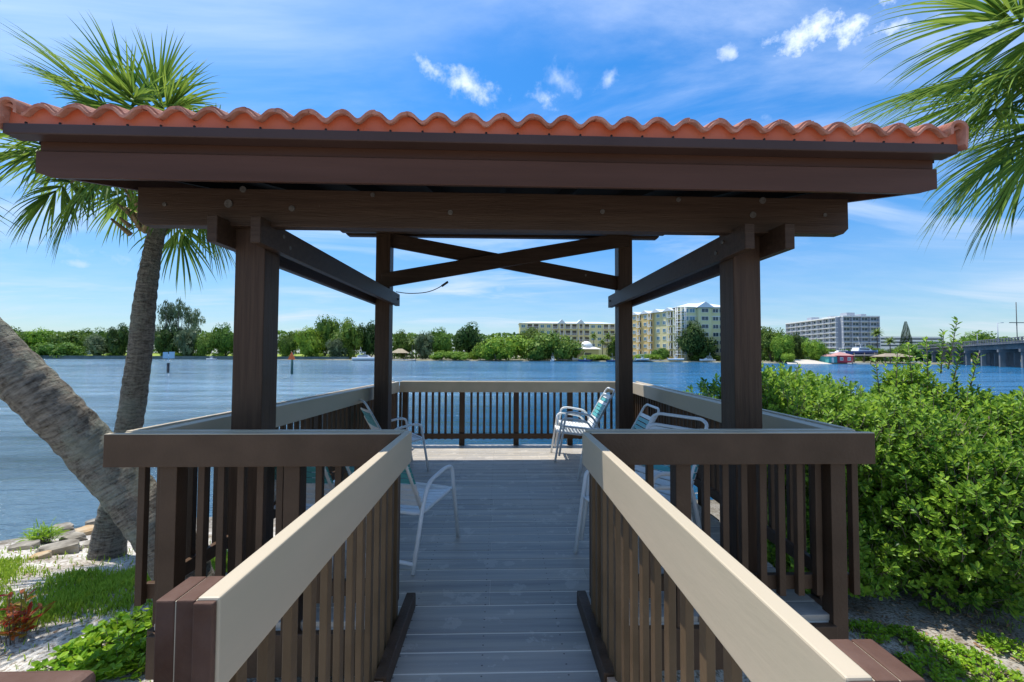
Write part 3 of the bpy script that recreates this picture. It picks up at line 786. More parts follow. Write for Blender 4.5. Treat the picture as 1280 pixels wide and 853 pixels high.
def palm(name_label, base, path, rad, C, fronds, group=None, tm='trunk', seed=0, boots=True):
    r = empty('palm_tree', base, name_label, 'palm tree', group)
    b0 = Vector(base)
    pts = dense([Vector(p)-b0 for p in path])
    m = trunk_mesh(pts[::4]+[pts[-1]], rad, seed)
    m.build('trunk', M[tm], r)
    if fronds:
        random.seed(seed+1); m = MB()
        for f_ in fronds: frond(m, Vector(C)-b0, *f_)
        m.build('crown', [M['palmleaf'], M['deadleaf']], r)
    if boots and fronds:
        m = MB(); c = Vector(C)-b0; random.seed(seed+3)
        for i in range(60):
            a = random.random()*6.28; z = random.uniform(-.75, -.05)
            d = Vector((math.cos(a), math.sin(a), .9)); q = c+Vector((math.cos(a)*.12, math.sin(a)*.12, z))
            m.tube([q, q+d.normalized()*random.uniform(.12, .3)], [.03, .012], 5)
        m.build('leaf_bases', M['deadleaf'], r)
    return r
# upright palm on the left
by = 4.7
path = [at(133, 700, by)+Vector((0, 0, -.15)), at(138, 660, by), at(150, 600, by), at(162, 530, by), at(174, 450, by), at(181, 380, by), at(189, 325, by), at(196, 285, by), at(197, 240, by+.05)]
P0 = gp(135, 697)
random.seed(21)
fr = []
for i in range(30):
    az = i*2.399+random.uniform(-.2, .2); k = i/30
    el = R(80-105*k+random.uniform(-9, 9))
    fr.append((az, el, random.uniform(.38, .60), random.uniform(.60, .78), 56, .25+.45*k))
fr += [(R(4), R(34), .6, .85, 56, .3), (R(-20), R(16), .6, .85, 56, .35), (R(20), R(22), .62, .85, 56, .3), (R(185), R(20), .6, .85, 56, .35)]
C = at(184, 212, by+.05)
palm('upright palm with patchy grey trunk and green fan crown behind the roof', path[0], path, [.175, .135, .118, .113, .108, .098, .080, .08, .075], C, fr, tm='trunk', seed=2)
# leaning trunk, crown outside the frame
path = [at(240, 745, 3.1), at(202, 668, 3.05), at(124, 572, 2.95), at(63, 508, 2.8), at(2, 447, 2.7), at(-70, 380, 2.6), at(-190, 310, 2.5), at(-360, 230, 2.4), at(-620, 150, 2.2)]
P1 = path[0]; C1 = path[-1]+Vector((0, 0, .15))
random.seed(8); fr = []
for i in range(20):
    fr.append((i*2.399, R(75-100*i/20), .7, .9, 36, .4))
palm('thick lichen spotted palm trunk leaning in from the left edge', P1+Vector((0, 0, -.1)), path, [.165, .15, .140, .134, .130, .128, .125, .12, .12], C1, fr, tm='trunk2', seed=5)
# right palm: trunk outside the frame to the right
C2 = at(1412, 118, 3.7)
random.seed(31); fr = []
for i in range(18):
    az = i*2.399+random.uniform(-.2, .2); k = i/18
    if math.cos(az) < -.45: continue
    fr.append((az, R(72-90*k+random.uniform(-8, 8)), random.uniform(.75, 1.05), random.uniform(.95, 1.15), 60, .3+.4*k))
for az, el, l1, l2 in ((R(178), R(26), .9, 1.05), (R(168), R(10), .95, 1.1), (R(184), R(40), 1.05, 1.15), (R(174), R(50), 1.1, 1.15), (R(160), R(30), 1.1, 1.15), (R(192), R(18), 1.0, 1.1), (R(200), R(34), 1.0, 1.1), (R(186), R(-14), .85, 1.05), (R(170), R(-24), .75, 1.0), (R(206), R(-16), .8, 1.0), (R(150), R(-10), .7, 1.0)):
    fr.append((az, el, l1, l2, 62, .42))
path = [Vector((C2.x+.1, C2.y+.1, -.6)), Vector((C2.x+.12, C2.y+.1, 1.0)), Vector((C2.x+.05, C2.y+.05, 2.4)), C2]
palm('palm at the right edge with drooping fan fronds over the shrubs', path[0], path, [.2, .17, .16, .13], C2, fr, tm='trunk', seed=9)

# ------------------------------------------------------------------ shrubs on the right
M['shrub'] = leafmat('glossy_shrub_leaf', (.034, .12, .012), (.30, .49, .055), .40, .42, 2.2, spec=.28)
def leaf(m, p, d, nrm, L, w):
    d = d.normalized(); sd = d.cross(nrm).normalized(); nn = sd.cross(d)
    b = len(m.v)
    a0 = p; a1 = p+d*L*.55; a2 = p+d*L
    m.v += [tuple(a0), tuple(a1+nn*L*.02-nn*w*.25), tuple(a2-nn*L*.1), tuple(p+d*L*.32+sd*w*.42), tuple(p+d*L*.72+sd*w*.5), tuple(p+d*L*.32-sd*w*.42), tuple(p+d*L*.72-sd*w*.5)]
    for f_ in ((0, 1, 4, 3), (1, 2, 4), (0, 5, 6, 1), (1, 6, 2)): m.f.append(tuple(b+i for i in f_)); m.sm.append(False); m.mi.append(m.cur)
def rnd_dir():
    while 1:
        v = Vector((random.uniform(-1, 1), random.uniform(-1, 1), random.uniform(-1, 1)))
        if .05 < v.length < 1: return v.normalized()
def shrub(label, c, rx, ry, rz, n, seed, base_z, shoots=30, leafL=.075, mt='shrub', name='shrub', group=None, cat='shrub', lobes=14, leaders=()):
    random.seed(seed); c = Vector(c)
    r = empty(name, (c.x, c.y, base_z), label, cat, group); o = Vector((c.x, c.y, base_z))
    m = MB(); st = MB()
    lob = []
    for i in range(lobes):
        d = rnd_dir(); d.z = abs(d.z)*.9-.1
        lob.append((c+Vector((d.x*rx*.62, d.y*ry*.62, d.z*rz*.62)), random.uniform(.35, .55)))
    def spray(p, d, k, L):
        # twig with a rosette of leaves
        tip = p+d*L*1.4
        st.tube([p-o-d*L*1.2, tip-o], [.003, .002], 3, cap=False)
        for q in range(k):
            a = q*2.4+random.random(); s = d.orthogonal().normalized(); u = d.cross(s)
            out = (s*math.cos(a)+u*math.sin(a)); f = q/k
            ld = (out*(.9-.5*f)+d*(.25+.7*f)).normalized()
            leaf(m, tip-o-d*L*1.1*(1-f), ld, d+rnd_dir()*.3, leafL*random.uniform(.7, 1.15), leafL*.42)
    for i in range(n):
        lc, lr = random.choice(lob)
        d = rnd_dir()
        rad = random.uniform(.72, 1.08) if random.random() < .75 else random.uniform(.3, .8)
        p = lc+Vector((d.x*rx*lr*rad, d.y*ry*lr*rad, d.z*rz*lr*rad))
        if p.z < base_z+.1: continue
        uc = 1-.42*max(0, min(1, (c.z+.35*rz-p.z)/(1.2*rz)))
        p = Vector((c.x+(p.x-c.x)*uc, c.y+(p.y-c.y)*uc, p.z))
        rel = Vector(((p.x-c.x)/rx, (p.y-c.y)/ry, (p.z-c.z)/rz))
        dd = (d*.7+Vector((0, 0, .75))+rnd_dir()*.4).normalized()
        spray(p, dd, random.randint(6, 10), leafL)
    for (lp, tip_) in leaders:
        L = (tip_-lp).length; dd = (tip_-lp).normalized(); st.tube([lp-o, tip_-o], [.008, .003], 5)
        for q in range(int(L/.03)):
            a = q*2.4; s = dd.orthogonal().normalized(); u = dd.cross(s); out = s*math.cos(a)+u*math.sin(a)
            for w_ in (0, 1.1): leaf(m, lp-o+dd*(q*.03), (out*math.cos(w_)+u*math.sin(w_)+dd*.9), dd, leafL*random.uniform(.8, 1.2), leafL*.42)
    for i in range(shoots):   # upright shoots out of the top
        lc, lr = random.choice(lob); d = rnd_dir(); d.z = abs(d.z)
        p = lc+Vector((d.x*rx*lr, d.y*ry*lr, d.z*rz*lr)); L = random.uniform(.12, .35); dd = (Vector((0, 0, 1))+rnd_dir()*.3).normalized()
        st.tube([p-o, p-o+dd*L], .004, 4)
        for q in range(int(L/.022)):
            a = q*2.4; s = dd.orthogonal().normalized(); u = dd.cross(s); out = s*math.cos(a)+u*math.sin(a)
            leaf(m, p-o+dd*(q*.022), (out+dd*.9), dd, leafL*random.uniform(.6, 1), leafL*.4)
    for i in range(26):
        lc, lr = random.choice(lob); b = Vector((random.uniform(-.3, .3)*rx, random.uniform(-.3, .3)*ry, 0)); mid = (b+lc-o)/2+rnd_dir()*.2
        st.tube(smooth_path([b, mid, lc-o+rnd_dir()*.3], 4), [.022-.0016*k for k in range(9)], 5, cap=False)
    m.build('foliage', M[mt], r); st.build('stems', M['stem'], r)
    return r
sg = 'leafy green shrubs to the right of the deck'
gb = -1.05
shrub('shrub right beside the deck railing behind the right corner', (3.60, 5.6, .22), 1.05, 1.3, 1.12, 5000, 41, gb-.1, 30, group=sg)
shrub('shrub between the railing corner and the tallest shrub', (4.55, 6.3, .25), 1.0, .9, 1.0, 3600, 48, gb-.1, 25, group=sg)
shrub('lowest dark shrub hugging the sand beyond the deck corner', (3.55, 4.75, -.80), .85, .6, .62, 2600, 49, gb, 3, group=sg)
shrub('near shrub with dark shaded lower leaves and open twigs under the palm', (4.95, 4.95, -.50), 1.55, 1.15, 1.5, 11500, 42, gb-.1, 25, group=sg, lobes=22)
shrub('tallest shrub with long shoots rising above the bridge', (5.85, 5.6, .06), .8, .9, 1.4, 6200, 43, gb-.1, 90, group=sg, leaders=[(at(a, b+42, 5.55), at(c, d, 5.5)) for a, b, c, d in ((1185, 420, 1197, 398), (1176, 425, 1180, 412), (1192, 432, 1206, 420), (1160, 430, 1158, 420), (1140, 436, 1135, 427), (1212, 446, 1224, 440), (1100, 455, 1094, 447), (1120, 446, 1122, 436))])
shrub('shrub cut by the right frame edge below the bridge', (7.1, 5.1, -.38), 1.4, 1.35, 1.62, 8800, 44, gb-.1, 25, group=sg, lobes=18)
shrub('low sunlit shrub at the back next to the open water', (5.6, 7.6, .12), 1.5, 1.1, 1.0, 3200, 45, -1.2, 25, group=sg)
shrub('rear right shrub between the tallest one and the bridge', (7.0, 6.6, -.05), 1.7, 1.2, 1.0, 3000, 46, -1.2, 20, group=sg)
shrub('dark lower shrub behind the near one filling the gap above the sand', (4.2, 5.2, -.62), 1.1, .8, .85, 3400, 47, gb, 5, group=sg)
# long single shoots on the tallest shrub
# the single tall shoot
random.seed(4)
# ground-cover plants
M['cover'] = leafmat('broad_cover_leaf', (.12, .28, .015), (.33, .50, .04), .35, .35, 3)
M['croton'] = leafmat('red_croton_leaf', (.42, .04, .015), (.30, .30, .03), .3, .4, 9)
def low_plant(label, px, py, r_, hgt, n, leafL, mt, name, seed, cat='plant', group=None, wide=.55, P_=None):
    random.seed(seed); P_ = P_ or gp(px, py)
    m = MB(); st = MB()
    for i in range(n):
        a = random.random()*6.283; q = math.sqrt(random.random())*r_
        x, y = math.cos(a)*q, math.sin(a)*q; zg = gz_(P_.x+x, P_.y+y)-P_.z
        h = hgt*random.uniform(.3, 1)*(1-.5*(q/r_)**2)
        b = Vector((x*.75, y*.75, zg)); t = Vector((x, y, zg+h))
        st.tube([b, t], [.004, .002], 3, cap=False)
        for k in range(5):
            d = rnd_dir(); d.z = abs(d.z)*.5+.1
            leaf(m, t-Vector((0, 0, h*.12*k)), d, Vector((0, 0, 1))+rnd_dir()*.5, leafL*random.uniform(.7, 1.2), leafL*wide)
    o = empty(name, P_, label, cat, group)
    m.build('foliage', M[mt], o); st.build('stems', M['stem'], o)
    return o
low_plant('broad leaved bright green vine beside the banded brown post', 165, 812, .36, .17, 190, .062, 'cover', 'ground_vine', 61, wide=.6)
low_plant('broad leaved low vine patch left of the bigger vine', 112, 832, .26, .12, 90, .058, 'cover', 'ground_vine', 62, wide=.6)
low_plant('broad leaved vine growing below the left walkway slats', 250, 835, .26, .2, 90, .065, 'cover', 'ground_vine', 63, wide=.6, P_=Vector((-1.0, 2.0, gz_(-1, 2))))
low_plant('red and green croton at the left frame edge', 20, 800, .12, .36, 26, .085, 'croton', 'croton_plant', 64, wide=.28)
for i, (px, py, rr, lab) in enumerate(((1085, 792, .16, 'small light green weed clump nearest the deck corner'), (1135, 800, .14, 'small light green weed clump second from the deck corner'), (1185, 822, .22, 'light green weed clump in the middle of the sandy strip'), (1225, 842, .26, 'widest light green weed clump at the lower right'), (1160, 842, .2, 'light green weed clump beside the brown end post of the right handrail'), (1262, 815, .2, 'light green weed clump at the right frame edge under the shrub'))):
    low_plant(lab, px, py, rr, .10, int(420*rr), .04, 'cover', 'weed_clump', 70+i, wide=.5, group='light green weeds on the sandy strip')
low_plant('grass tuft among the shore rocks, left of the trunks', 52, 680, .12, .22, 60, .16, 'cover', 'grass_tuft', 90, wide=.06)

# grass
M['grass'] = leafmat('grass_blade', (.16, .30, .02), (.36, .50, .06), .35, .5, 2)
random.seed(12); m = MB(); cnt = 0
def gdens(x, y):
    q = noise.noise(Vector((x*.9+4, y*.9, 1)))+.5*noise.noise(Vector((x*2.6, y*2.6, 7)))
    return q
for k in range(150000):
    x = random.uniform(-6.2, -2.0) if k % 6 else random.uniform(1.8, 7); y = random.uniform(2.2, 5.4)
    if x < 0:
        # lawn patch between the trunk base and the near plants
        c = ((x+3.9)/1.5)**2+((y-3.7)/.75)**2
        dn = (1.2-c)+2.1*gdens(x, y)
        if y > yshore(x)-.8: continue
        if random.random() > max(.02, min(1, dn*1.1-.08)): continue
    else:
        if gdens(x, y) < .35 or random.random() < .7: continue
    z = gz_(x, y); h = random.uniform(.02, .06); a = random.random()*6.28; w = .0045
    dx, dy = math.cos(a)*w, math.sin(a)*w; lx, ly = random.uniform(-.5, .5)*h, random.uniform(-.5, .5)*h
    b = len(m.v)
    m.v += [(x-dx, y-dy, z-.005), (x+dx, y+dy, z-.005), (x+dx*.8+lx*.4, y+dy*.8+ly*.4, z+h*.6), (x-dx*.8+lx*.4, y-dy*.8+ly*.4, z+h*.6), (x+lx, y+ly, z+h)]
    m.f += [(b, b+1, b+2, b+3), (b+3, b+2, b+4)]; m.sm += [False, False]; m.mi += [0, 0]
o = m.build('grass', M['grass']); struct(o, 'stuff'); tag(o, 'short bright green grass on the sandy bank', 'grass')
# leaf litter
random.seed(13); m = MB()
for k in range(2600):
    x = random.uniform(1.9, 6.5); y = random.uniform(1.7, 4.6)
    if random.random() > .25+.75*min(1, max(0, (y-2.5))): continue
    z = gz_(x, y)+.008; d = rnd_dir(); d.z *= .25
    leaf(m, Vector((x, y, z)), d, Vector((0, 0, 1))+rnd_dir()*.4, random.uniform(.03, .065), .02)
for k in range(700):
    x = random.uniform(-5.5, -1.9); y = random.uniform(2.0, 5.0)
    z = gz_(x, y)+.006; d = rnd_dir(); d.z *= .2
    leaf(m, Vector((x, y, z)), d, Vector((0, 0, 1))+rnd_dir()*.4, random.uniform(.02, .04), .014)
o = m.build('leaf_litter', mat('dry_leaf', (.22, .12, .06), .8, .2, (.42, .3, .18), 6)); struct(o, 'stuff'); tag(o, 'dry brown leaf litter scattered on the sand', 'leaf litter')

# ------------------------------------------------------------------ far shore
LZ = -.75
shore = [(-900, 215), (-70, 203), (-64, 193), (-20, 190), (62, 188), (95, 178), (112, 152), (172, 150), (182, 230), (900, 330)]
m = MB()
n = len(shore); b = 0
m.v += [(x, y, LZ) for x, y in shore]+[(1200, 2600, LZ+1), (-1200, 2600, LZ+1)]+[(x, y-1.0, -1.6) for x, y in shore]
m.f.append(tuple(range(n+2))); m.sm.append(False); m.mi.append(0)
for i in range(n-1): m.f.append((i+n+2, i+1+n+2, i+1, i)); m.sm.append(False); m.mi.append(0)
M['shoreg'] = mat('far_shore_ground', (.16, .15, .08), .95, .1, (.34, .31, .22), .2)
struct(m.build('far_shore', M['shoreg'], fix=True))
# lawn behind the seawall
M['lawn'] = mat('far_lawn', (.20, .28, .05), .95, .1, (.30, .36, .08), .15)
m = MB(); m.v += [(-300, 204.5, .05), (-72, 204.5, .05), (-70, 250, 1.7), (-300, 250, 1.7)]; m.f.append((0, 1, 2, 3)); m.sm.append(False); m.mi.append(0)
struct(m.build('lawn', M['lawn']))
M['seawall'] = mat('seawall_concrete', (.10, .14, .14), .9, .2, (.17, .21, .20), .5)
m = MB(); m.box(-250, -71, 203.6, 204.6, -2, .12); m.box(-250, -71, 203.3, 204.8, .12, .3)
tag(m.build('seawall', M['seawall']), 'long dark grey seawall along the left far shore lawn', 'seawall')

# far tree prototypes
def crown_mesh(kind, seed):
    random.seed(seed); m = MB()
    lob = []
    if kind in ('round', 'wide'):
        nl = 16
        for i in range(nl):
            d = rnd_dir(); q = random.random()**.5*.62
            lob.append((Vector((d.x*q, d.y*q, .52+d.z*q*.62)), random.uniform(.24, .40)))
        npt = 6500
    elif kind == 'mangrove':
        for i in range(18):
            x = random.uniform(-.85, .85); lob.append((Vector((x, random.uniform(-.3, .3), random.uniform(.12, .62)*(1-.35*x*x))), random.uniform(.22, .36)))
        npt = 6500
    elif kind == 'airy':
        for i in range(26):
            z = random.uniform(.3, 1.0); q = random.uniform(.05, .5)*(1.15-z*.75); a = random.random()*6.28
            lob.append((Vector((math.cos(a)*q, math.sin(a)*q, z)), random.uniform(.07, .15)))
        npt = 3800
    for k in range(npt):
        c, r = random.choice(lob); d = rnd_dir()
        if d.z < -.3 and random.random() < .6: continue
        p = c+d*r*(random.uniform(.8, 1.06)+.10*noise.noise(d*4+c*3))
        if p.z < .02: continue
        s = random.uniform(.012, .03)*(1 if kind != 'airy' else .8)
        nn = (d+rnd_dir()*.7).normalized(); u = nn.orthogonal().normalized(); v = nn.cross(u); a = random.random()*6.28
        u2 = u*math.cos(a)+v*math.sin(a); v2 = nn.cross(u2)
        if kind == 'airy': u2 *= .45; v2 = (v2+Vector((0, 0, .5)))*1.5
        m.quad(p-u2*s-v2*s*.4, p+u2*s*.3-v2*s, p+u2*s+v2*s*.5, p-u2*s*.4+v2*s)
    for c, r in lob:    # dim leafy core of each clump so that it is not see-through everywhere
        for k in range(26 if kind != 'airy' else 4):
            d = rnd_dir(); p = c+d*r*.62; nn = (d+rnd_dir()*.4).normalized(); u = nn.orthogonal().normalized()*r*.3; v = nn.cross(u).normalized()*r*.3
            if p.z < .05: continue
            m.quad(p-u-v*.4, p+u*.3-v, p+u+v*.5, p-u*.4+v)
    t = MB()
    for k in range(9 if kind != 'airy' else 5):
        c, r = random.choice(lob); b0 = Vector((random.uniform(-.04, .04), random.uniform(-.04, .04), 0))
        if kind == 'mangrove': b0 = Vector((c.x*.8, c.y, 0))
        t.tube(smooth_path([b0, (b0+c)*.5+rnd_dir()*.05, c], 3), [.022, .019, .017, .014, .012, .01, .006], 5, cap=False)
    return m, t
def gleaf(name, a, b): M[name] = leafmat(name, a, b, .22, .6, .9, rnd=.18, spec=.2)
gleaf('far_leaf_mid', (.045, .11, .015), (.17, .27, .04))
gleaf('far_leaf_bright', (.09, .19, .015), (.28, .40, .045))
gleaf('far_leaf_dark', (.022, .055, .012), (.08, .14, .03))
gleaf('far_leaf_pale', (.07, .11, .05), (.18, .23, .12))
M['farbark'] = mat('far_bark', (.12, .10, .08), .9)
PRO = {}
def tree(px, ybase, ytop, wpx, Y, kind, mt, label, group='trees along the far shore', zb=LZ):
    key = (kind, mt, random.randint(0, 1))
    x = at(px, ybase, Y).x; h = at(px, ytop, Y).z-zb; w = wpx/F*Y/2
    r = empty('tree' if kind != 'mangrove' else 'mangrove_bush', (x, Y, zb), label, 'tree' if kind != 'mangrove' else 'bush', group)
    if key not in PRO:
        st = random.getstate(); c, t = crown_mesh(kind, hash(kind+mt) % 1000+key[2]*17 if False else sum(map(ord, kind+mt))+key[2]*17); random.setstate(st)
        co = c.build('crown', M[mt], r); to = t.build('trunk', M['farbark'], r); PRO[key] = (co, to)
    else:
        co, to = [q.copy() for q in PRO[key]]
        for q in (co, to): COL.objects.link(q); q.parent = r
    sc = (w/(.95 if kind != 'airy' else .55), w/(.95 if kind != 'airy' else .55), h/1.05)
    rz = random.uniform(-.5, .5)+(math.pi if random.random() < .5 else 0)
    for q in (co, to): q.scale = sc; q.rotation_euler.z = rz if kind == 'mangrove' else random.random()*0+rz*2
    return r
random.seed(77)
MID, BRI, DRK, PAL = 'far_leaf_mid', 'far_leaf_bright', 'far_leaf_dark', 'far_leaf_pale'
T = [
 (12, 449, 412, 60, 215, 'round', MID, 'tree at the left frame edge above the leaning trunk'),
 (52, 449, 410, 52, 222, 'round', BRI, 'bright rounded tree just right of the leaning trunk, left shore'),
 (90, 449, 411, 50, 225, 'round', MID, 'mid green tree left of the small pale house on the left shore'),
 (75, 450, 424, 60, 208, 'mangrove', MID, 'bushy mangrove at the water left of the seawall end'),
 (122, 447, 420, 40, 214, 'round', PAL, 'greyish low tree in front of the pale house'),
 (146, 446, 408, 36, 212, 'round', DRK, 'dark tree touching the left side of the upright trunk'),
 (120, 447, 411, 46, 238, 'wide', MID, 'tree behind the pale house roof on the left shore'),
 (208, 446, 376, 34, 216, 'airy', PAL, 'tall wispy pine right of the upright trunk'),
 (222, 446, 374, 36, 218, 'airy', PAL, 'tallest wispy pine on the left shore'),
 (240, 446, 384, 40, 222, 'airy', PAL, 'wispy pine with branches spreading to the right'),
 (206, 446, 412, 36, 211, 'round', DRK, 'dark low tree right beside the upright trunk'),
 (232, 446, 412, 34, 210, 'round', PAL, 'grey green low tree under the wispy pines'),
 (256, 446, 414, 34, 211, 'round', MID, 'low tree left of the left front post'),
 (281, 446, 408, 36, 214, 'round', MID, 'tree partly hidden by the left edge of the left front post'),
 (322, 446, 408, 40, 216, 'round', MID, 'tree hidden behind the left front post'),
 (360, 446, 412, 36, 214, 'round', MID, 'tree just right of the left front post'),
 (386, 446, 408, 44, 211, 'round', BRI, 'yellow green tree above the orange channel marker'),
 (405, 447, 401, 56, 222, 'wide', MID, 'broad high tree right of the orange channel marker'),
 (436, 448, 403, 50, 214, 'round', MID, 'tree above the white cruiser left side'),
 (420, 447, 425, 34, 208, 'round', PAL, 'small grey green tree at the end of the lawn'),
 (462, 449, 405, 44, 215, 'round', DRK, 'dark tree hiding behind the rear left post'),
 (504, 450, 416, 34, 205, 'round', MID, 'tree just right of the rear left post above the thatched hut'),
 (528, 450, 417, 36, 205, 'round', PAL, 'pale tree between the thatched hut and the dark gap'),
 (552, 450, 413, 38, 208, 'round', MID, 'mid green tree left of the dark crowned tree'),
 (588, 450, 407, 58, 216, 'wide', DRK, 'dark crowned tree highest left of the bright mangroves'),
 (560, 451, 436, 50, 193, 'mangrove', BRI, 'low mangrove hedge at the water left of the bright ball shaped bush'),
 (607, 452, 424, 42, 192, 'mangrove', BRI, 'yellow green ball shaped bush at the water left of the big mangroves'),
 (640, 452, 412, 76, 194, 'mangrove', BRI, 'big bright mangrove mass in front of the left end of the cream condo'),
 (690, 452, 407, 86, 195, 'mangrove', MID, 'big darker mangrove mass behind the small white fishing boat'),
 (668, 450, 407, 60, 206, 'round', MID, 'tree rising between the two big mangrove masses'),
 (745, 452, 441, 40, 191, 'mangrove', BRI, 'low bright hedge at the water below the yellow pavilion'),
 (772, 451, 420, 34, 200, 'round', MID, 'tree hidden behind the rear right post'),
 (808, 452, 440, 40, 191, 'mangrove', BRI, 'low green hedge below the left wing of the yellow condo'),
 (826, 450, 434, 26, 193, 'round', MID, 'small olive bush in front of the yellow condo'),
 (868, 452, 405, 64, 188, 'wide', DRK, 'spreading dark tree in front of the yellow condo, left of the right front post'),
 (880, 452, 438, 40, 186, 'mangrove', MID, 'low hedge below the spreading dark tree'),
 (925, 452, 410, 50, 182, 'round', MID, 'tree hidden behind the right front post'),
 (965, 455, 406, 58, 172, 'round', MID, 'tall tree immediately right of the right front post'),
 (975, 455, 416, 44, 162, 'round', BRI, 'bright tree right of the right front post'),
 (993, 454, 418, 34, 172, 'round', DRK, 'dark narrow tree between the bright tree and the beach bush'),
 (1018, 456, 424, 38, 158, 'round', BRI, 'rounded bright tree above the small white beach'),
 (983, 456, 441, 26, 154, 'round', BRI, 'small round palm like bush at the white beach'),
 (1160, 455, 425, 70, 210, 'round', MID, 'tree behind the tall shrub shoots, left of the bridge'),
 (1235, 455, 415, 90, 420, 'wide', MID, 'distant domed tree above the bridge deck'),
 (1275, 455, 422, 60, 400, 'wide', DRK, 'distant dark tree at the right frame edge above the bridge'),
 (1198, 455, 424, 50, 420, 'round', MID, 'distant low tree left of the domed tree above the bridge'),
 (1090, 455, 434, 40, 170, 'round', MID, 'tree behind the boat lift palm'),
 (1125, 455, 432, 34, 172, 'round', MID, 'tree right of the lift palm'),
]
for a in T: tree(*a)
# woods behind: one mass
random.seed(15); m = MB()
def woods(px0, px1, ytop, Y, n):
    for k in range(n):
        px = random.uniform(px0, px1); top = ytop+3.5*noise.noise(Vector((px*.05, Y, 0)))+2*noise.noise(Vector((px*.2, Y, 0)))
        p = at(px, 440, Y+random.uniform(-6, 6)); zt = at(px, top, Y).z; p.z = zt-random.random()**1.5*(zt-LZ)
        nn = (Vector((0, -.6, .5))+rnd_dir()*.8).normalized(); u = nn.orthogonal().normalized(); v = nn.cross(u); s = random.uniform(.3, .9)
        m.quad(p-u*s-v*s*.4, p+u*s*.3-v*s, p+u*s+v*s*.5, p-u*s*.4+v*s)
woods(-60, 480, 416, 250, 9000); woods(480, 660, 418, 235, 4000); woods(940, 1010, 424, 200, 1800); woods(1170, 1340, 432, 460, 3000); woods(880, 1000, 430, 230, 2000); woods(1020, 1200, 438, 210, 3000)
o = m.build('far_woods', M['far_leaf_mid']); struct(o, 'stuff'); tag(o, 'dense distant woodland behind the shore trees', 'woodland')
# little hedge plants on the lawn
random.seed(19)
for i, (px, w, lab) in enumerate(((140, 14, 'low bright lawn shrub left of the upright trunk'), (205, 10, 'low lawn shrub beside the upright trunk'), (222, 12, 'low lawn shrub under the tallest pine'), (248, 14, 'low lawn shrub left of the left front post'), (272, 12, 'low lawn shrub nearest the left front post'), (398, 12, 'low lawn shrub right of the orange marker'))):
    tree(px, 446, 440, w, 209, 'mangrove', BRI, lab, 'low shrubs on the far lawn', .2)

# small distant palms
M['farpalm'] = leafmat('far_palm_leaf', (.07, .13, .02), (.17, .24, .04), .25, .5, 1)
def far_palm(px, ybase, ytop, Y, label, seed, zb=LZ):
    random.seed(seed); b = at(px, ybase, Y); h = at(px, ytop, Y).z-zb; rr = h*.22 if h < 12 else 2.6
    r = empty('palm_tree', (b.x, Y, zb), label, 'palm tree', 'palms on the far shore')
    t = MB(); t.tube([(0, 0, 0), (.1, 0, h*.5), (0, 0, h-rr*.7)], [.22, .16, .14], 8); t.build('trunk', M['farbark'], r)
    m = MB(); c = Vector((0, 0, h-rr*.75))
    for k in range(26):
        az = k*2.4; el = R(75-95*k/26); d = Vector((math.cos(az)*math.cos(el), math.sin(az)*math.cos(el), math.sin(el))); p = c.copy(); s = d.cross(Vector((0, 0, 1))).normalized()
        for j in range(5):
            q = p+d*rr/4.2; w0 = rr*.16*(1-.7*abs(j/4-.3)); w1 = rr*.16*(1-.7*abs((j+1)/4-.3)) if j < 4 else 0
            m.quad(p-s*w0-Vector((0, 0, w0*.5)), p, q, q-s*w1-Vector((0, 0, w1*.5))); m.quad(p, p+s*w0-Vector((0, 0, w0*.5)), q+s*w1-Vector((0, 0, w1*.5)), q)
            p = q; d = (d+Vector((0, 0, -.22))).normalized()
    m.build('crown', M['farpalm'], r)
    return r
far_palm(742, 450, 416, 200, 'palm right of the yellow pavilion', 1)
far_palm(760, 450, 416, 201, 'palm beside the left edge of the rear right post', 2)
far_palm(753, 450, 424, 199, 'shorter palm between the two pavilion palms', 3)
far_palm(1097, 455, 411, 175, 'palm rising behind the boat lift', 4)
far_palm(1113, 455, 422, 160, 'lower wide palm right of the boat lift', 5)
far_palm(412, 448, 428, 210, 'small palm at the end of the far lawn', 6)
far_palm(515, 450, 424, 196, 'small palm right of the thatched hut', 7)
# norfolk pine
r = empty('norfolk_pine', (*at(1133, 440, 300).xy, LZ), 'narrow dark conical pine on the skyline right of the grey block', 'tree')
m = MB(); t = MB(); h = at(1133, 401, 300).z-LZ; t.tube([(0, 0, 0), (0, 0, h)], [.3, .05], 6); random.seed(2)
for k in range(26):
    z = h*(.25+.74*k/26); L = 3.6*(1-(k/27)**1.6)+.3
    for q in range(7):
        a = q*.9+k; d = Vector((math.cos(a), math.sin(a), .12)); s = Vector((-math.sin(a), math.cos(a), 0)); p = Vector((0, 0, z))
        m.quad(p-s*.12, p+s*.12, p+d*L+s*.42, p+d*L-s*.42)
        m.quad(p-Vector((0, 0, .2)), p+Vector((0, 0, .25)), p+d*L+Vector((0, 0, .4)), p+d*L-Vector((0, 0, .3)))
m.build('crown', M['far_leaf_dark'], r); t.build('trunk', M['farbark'], r)

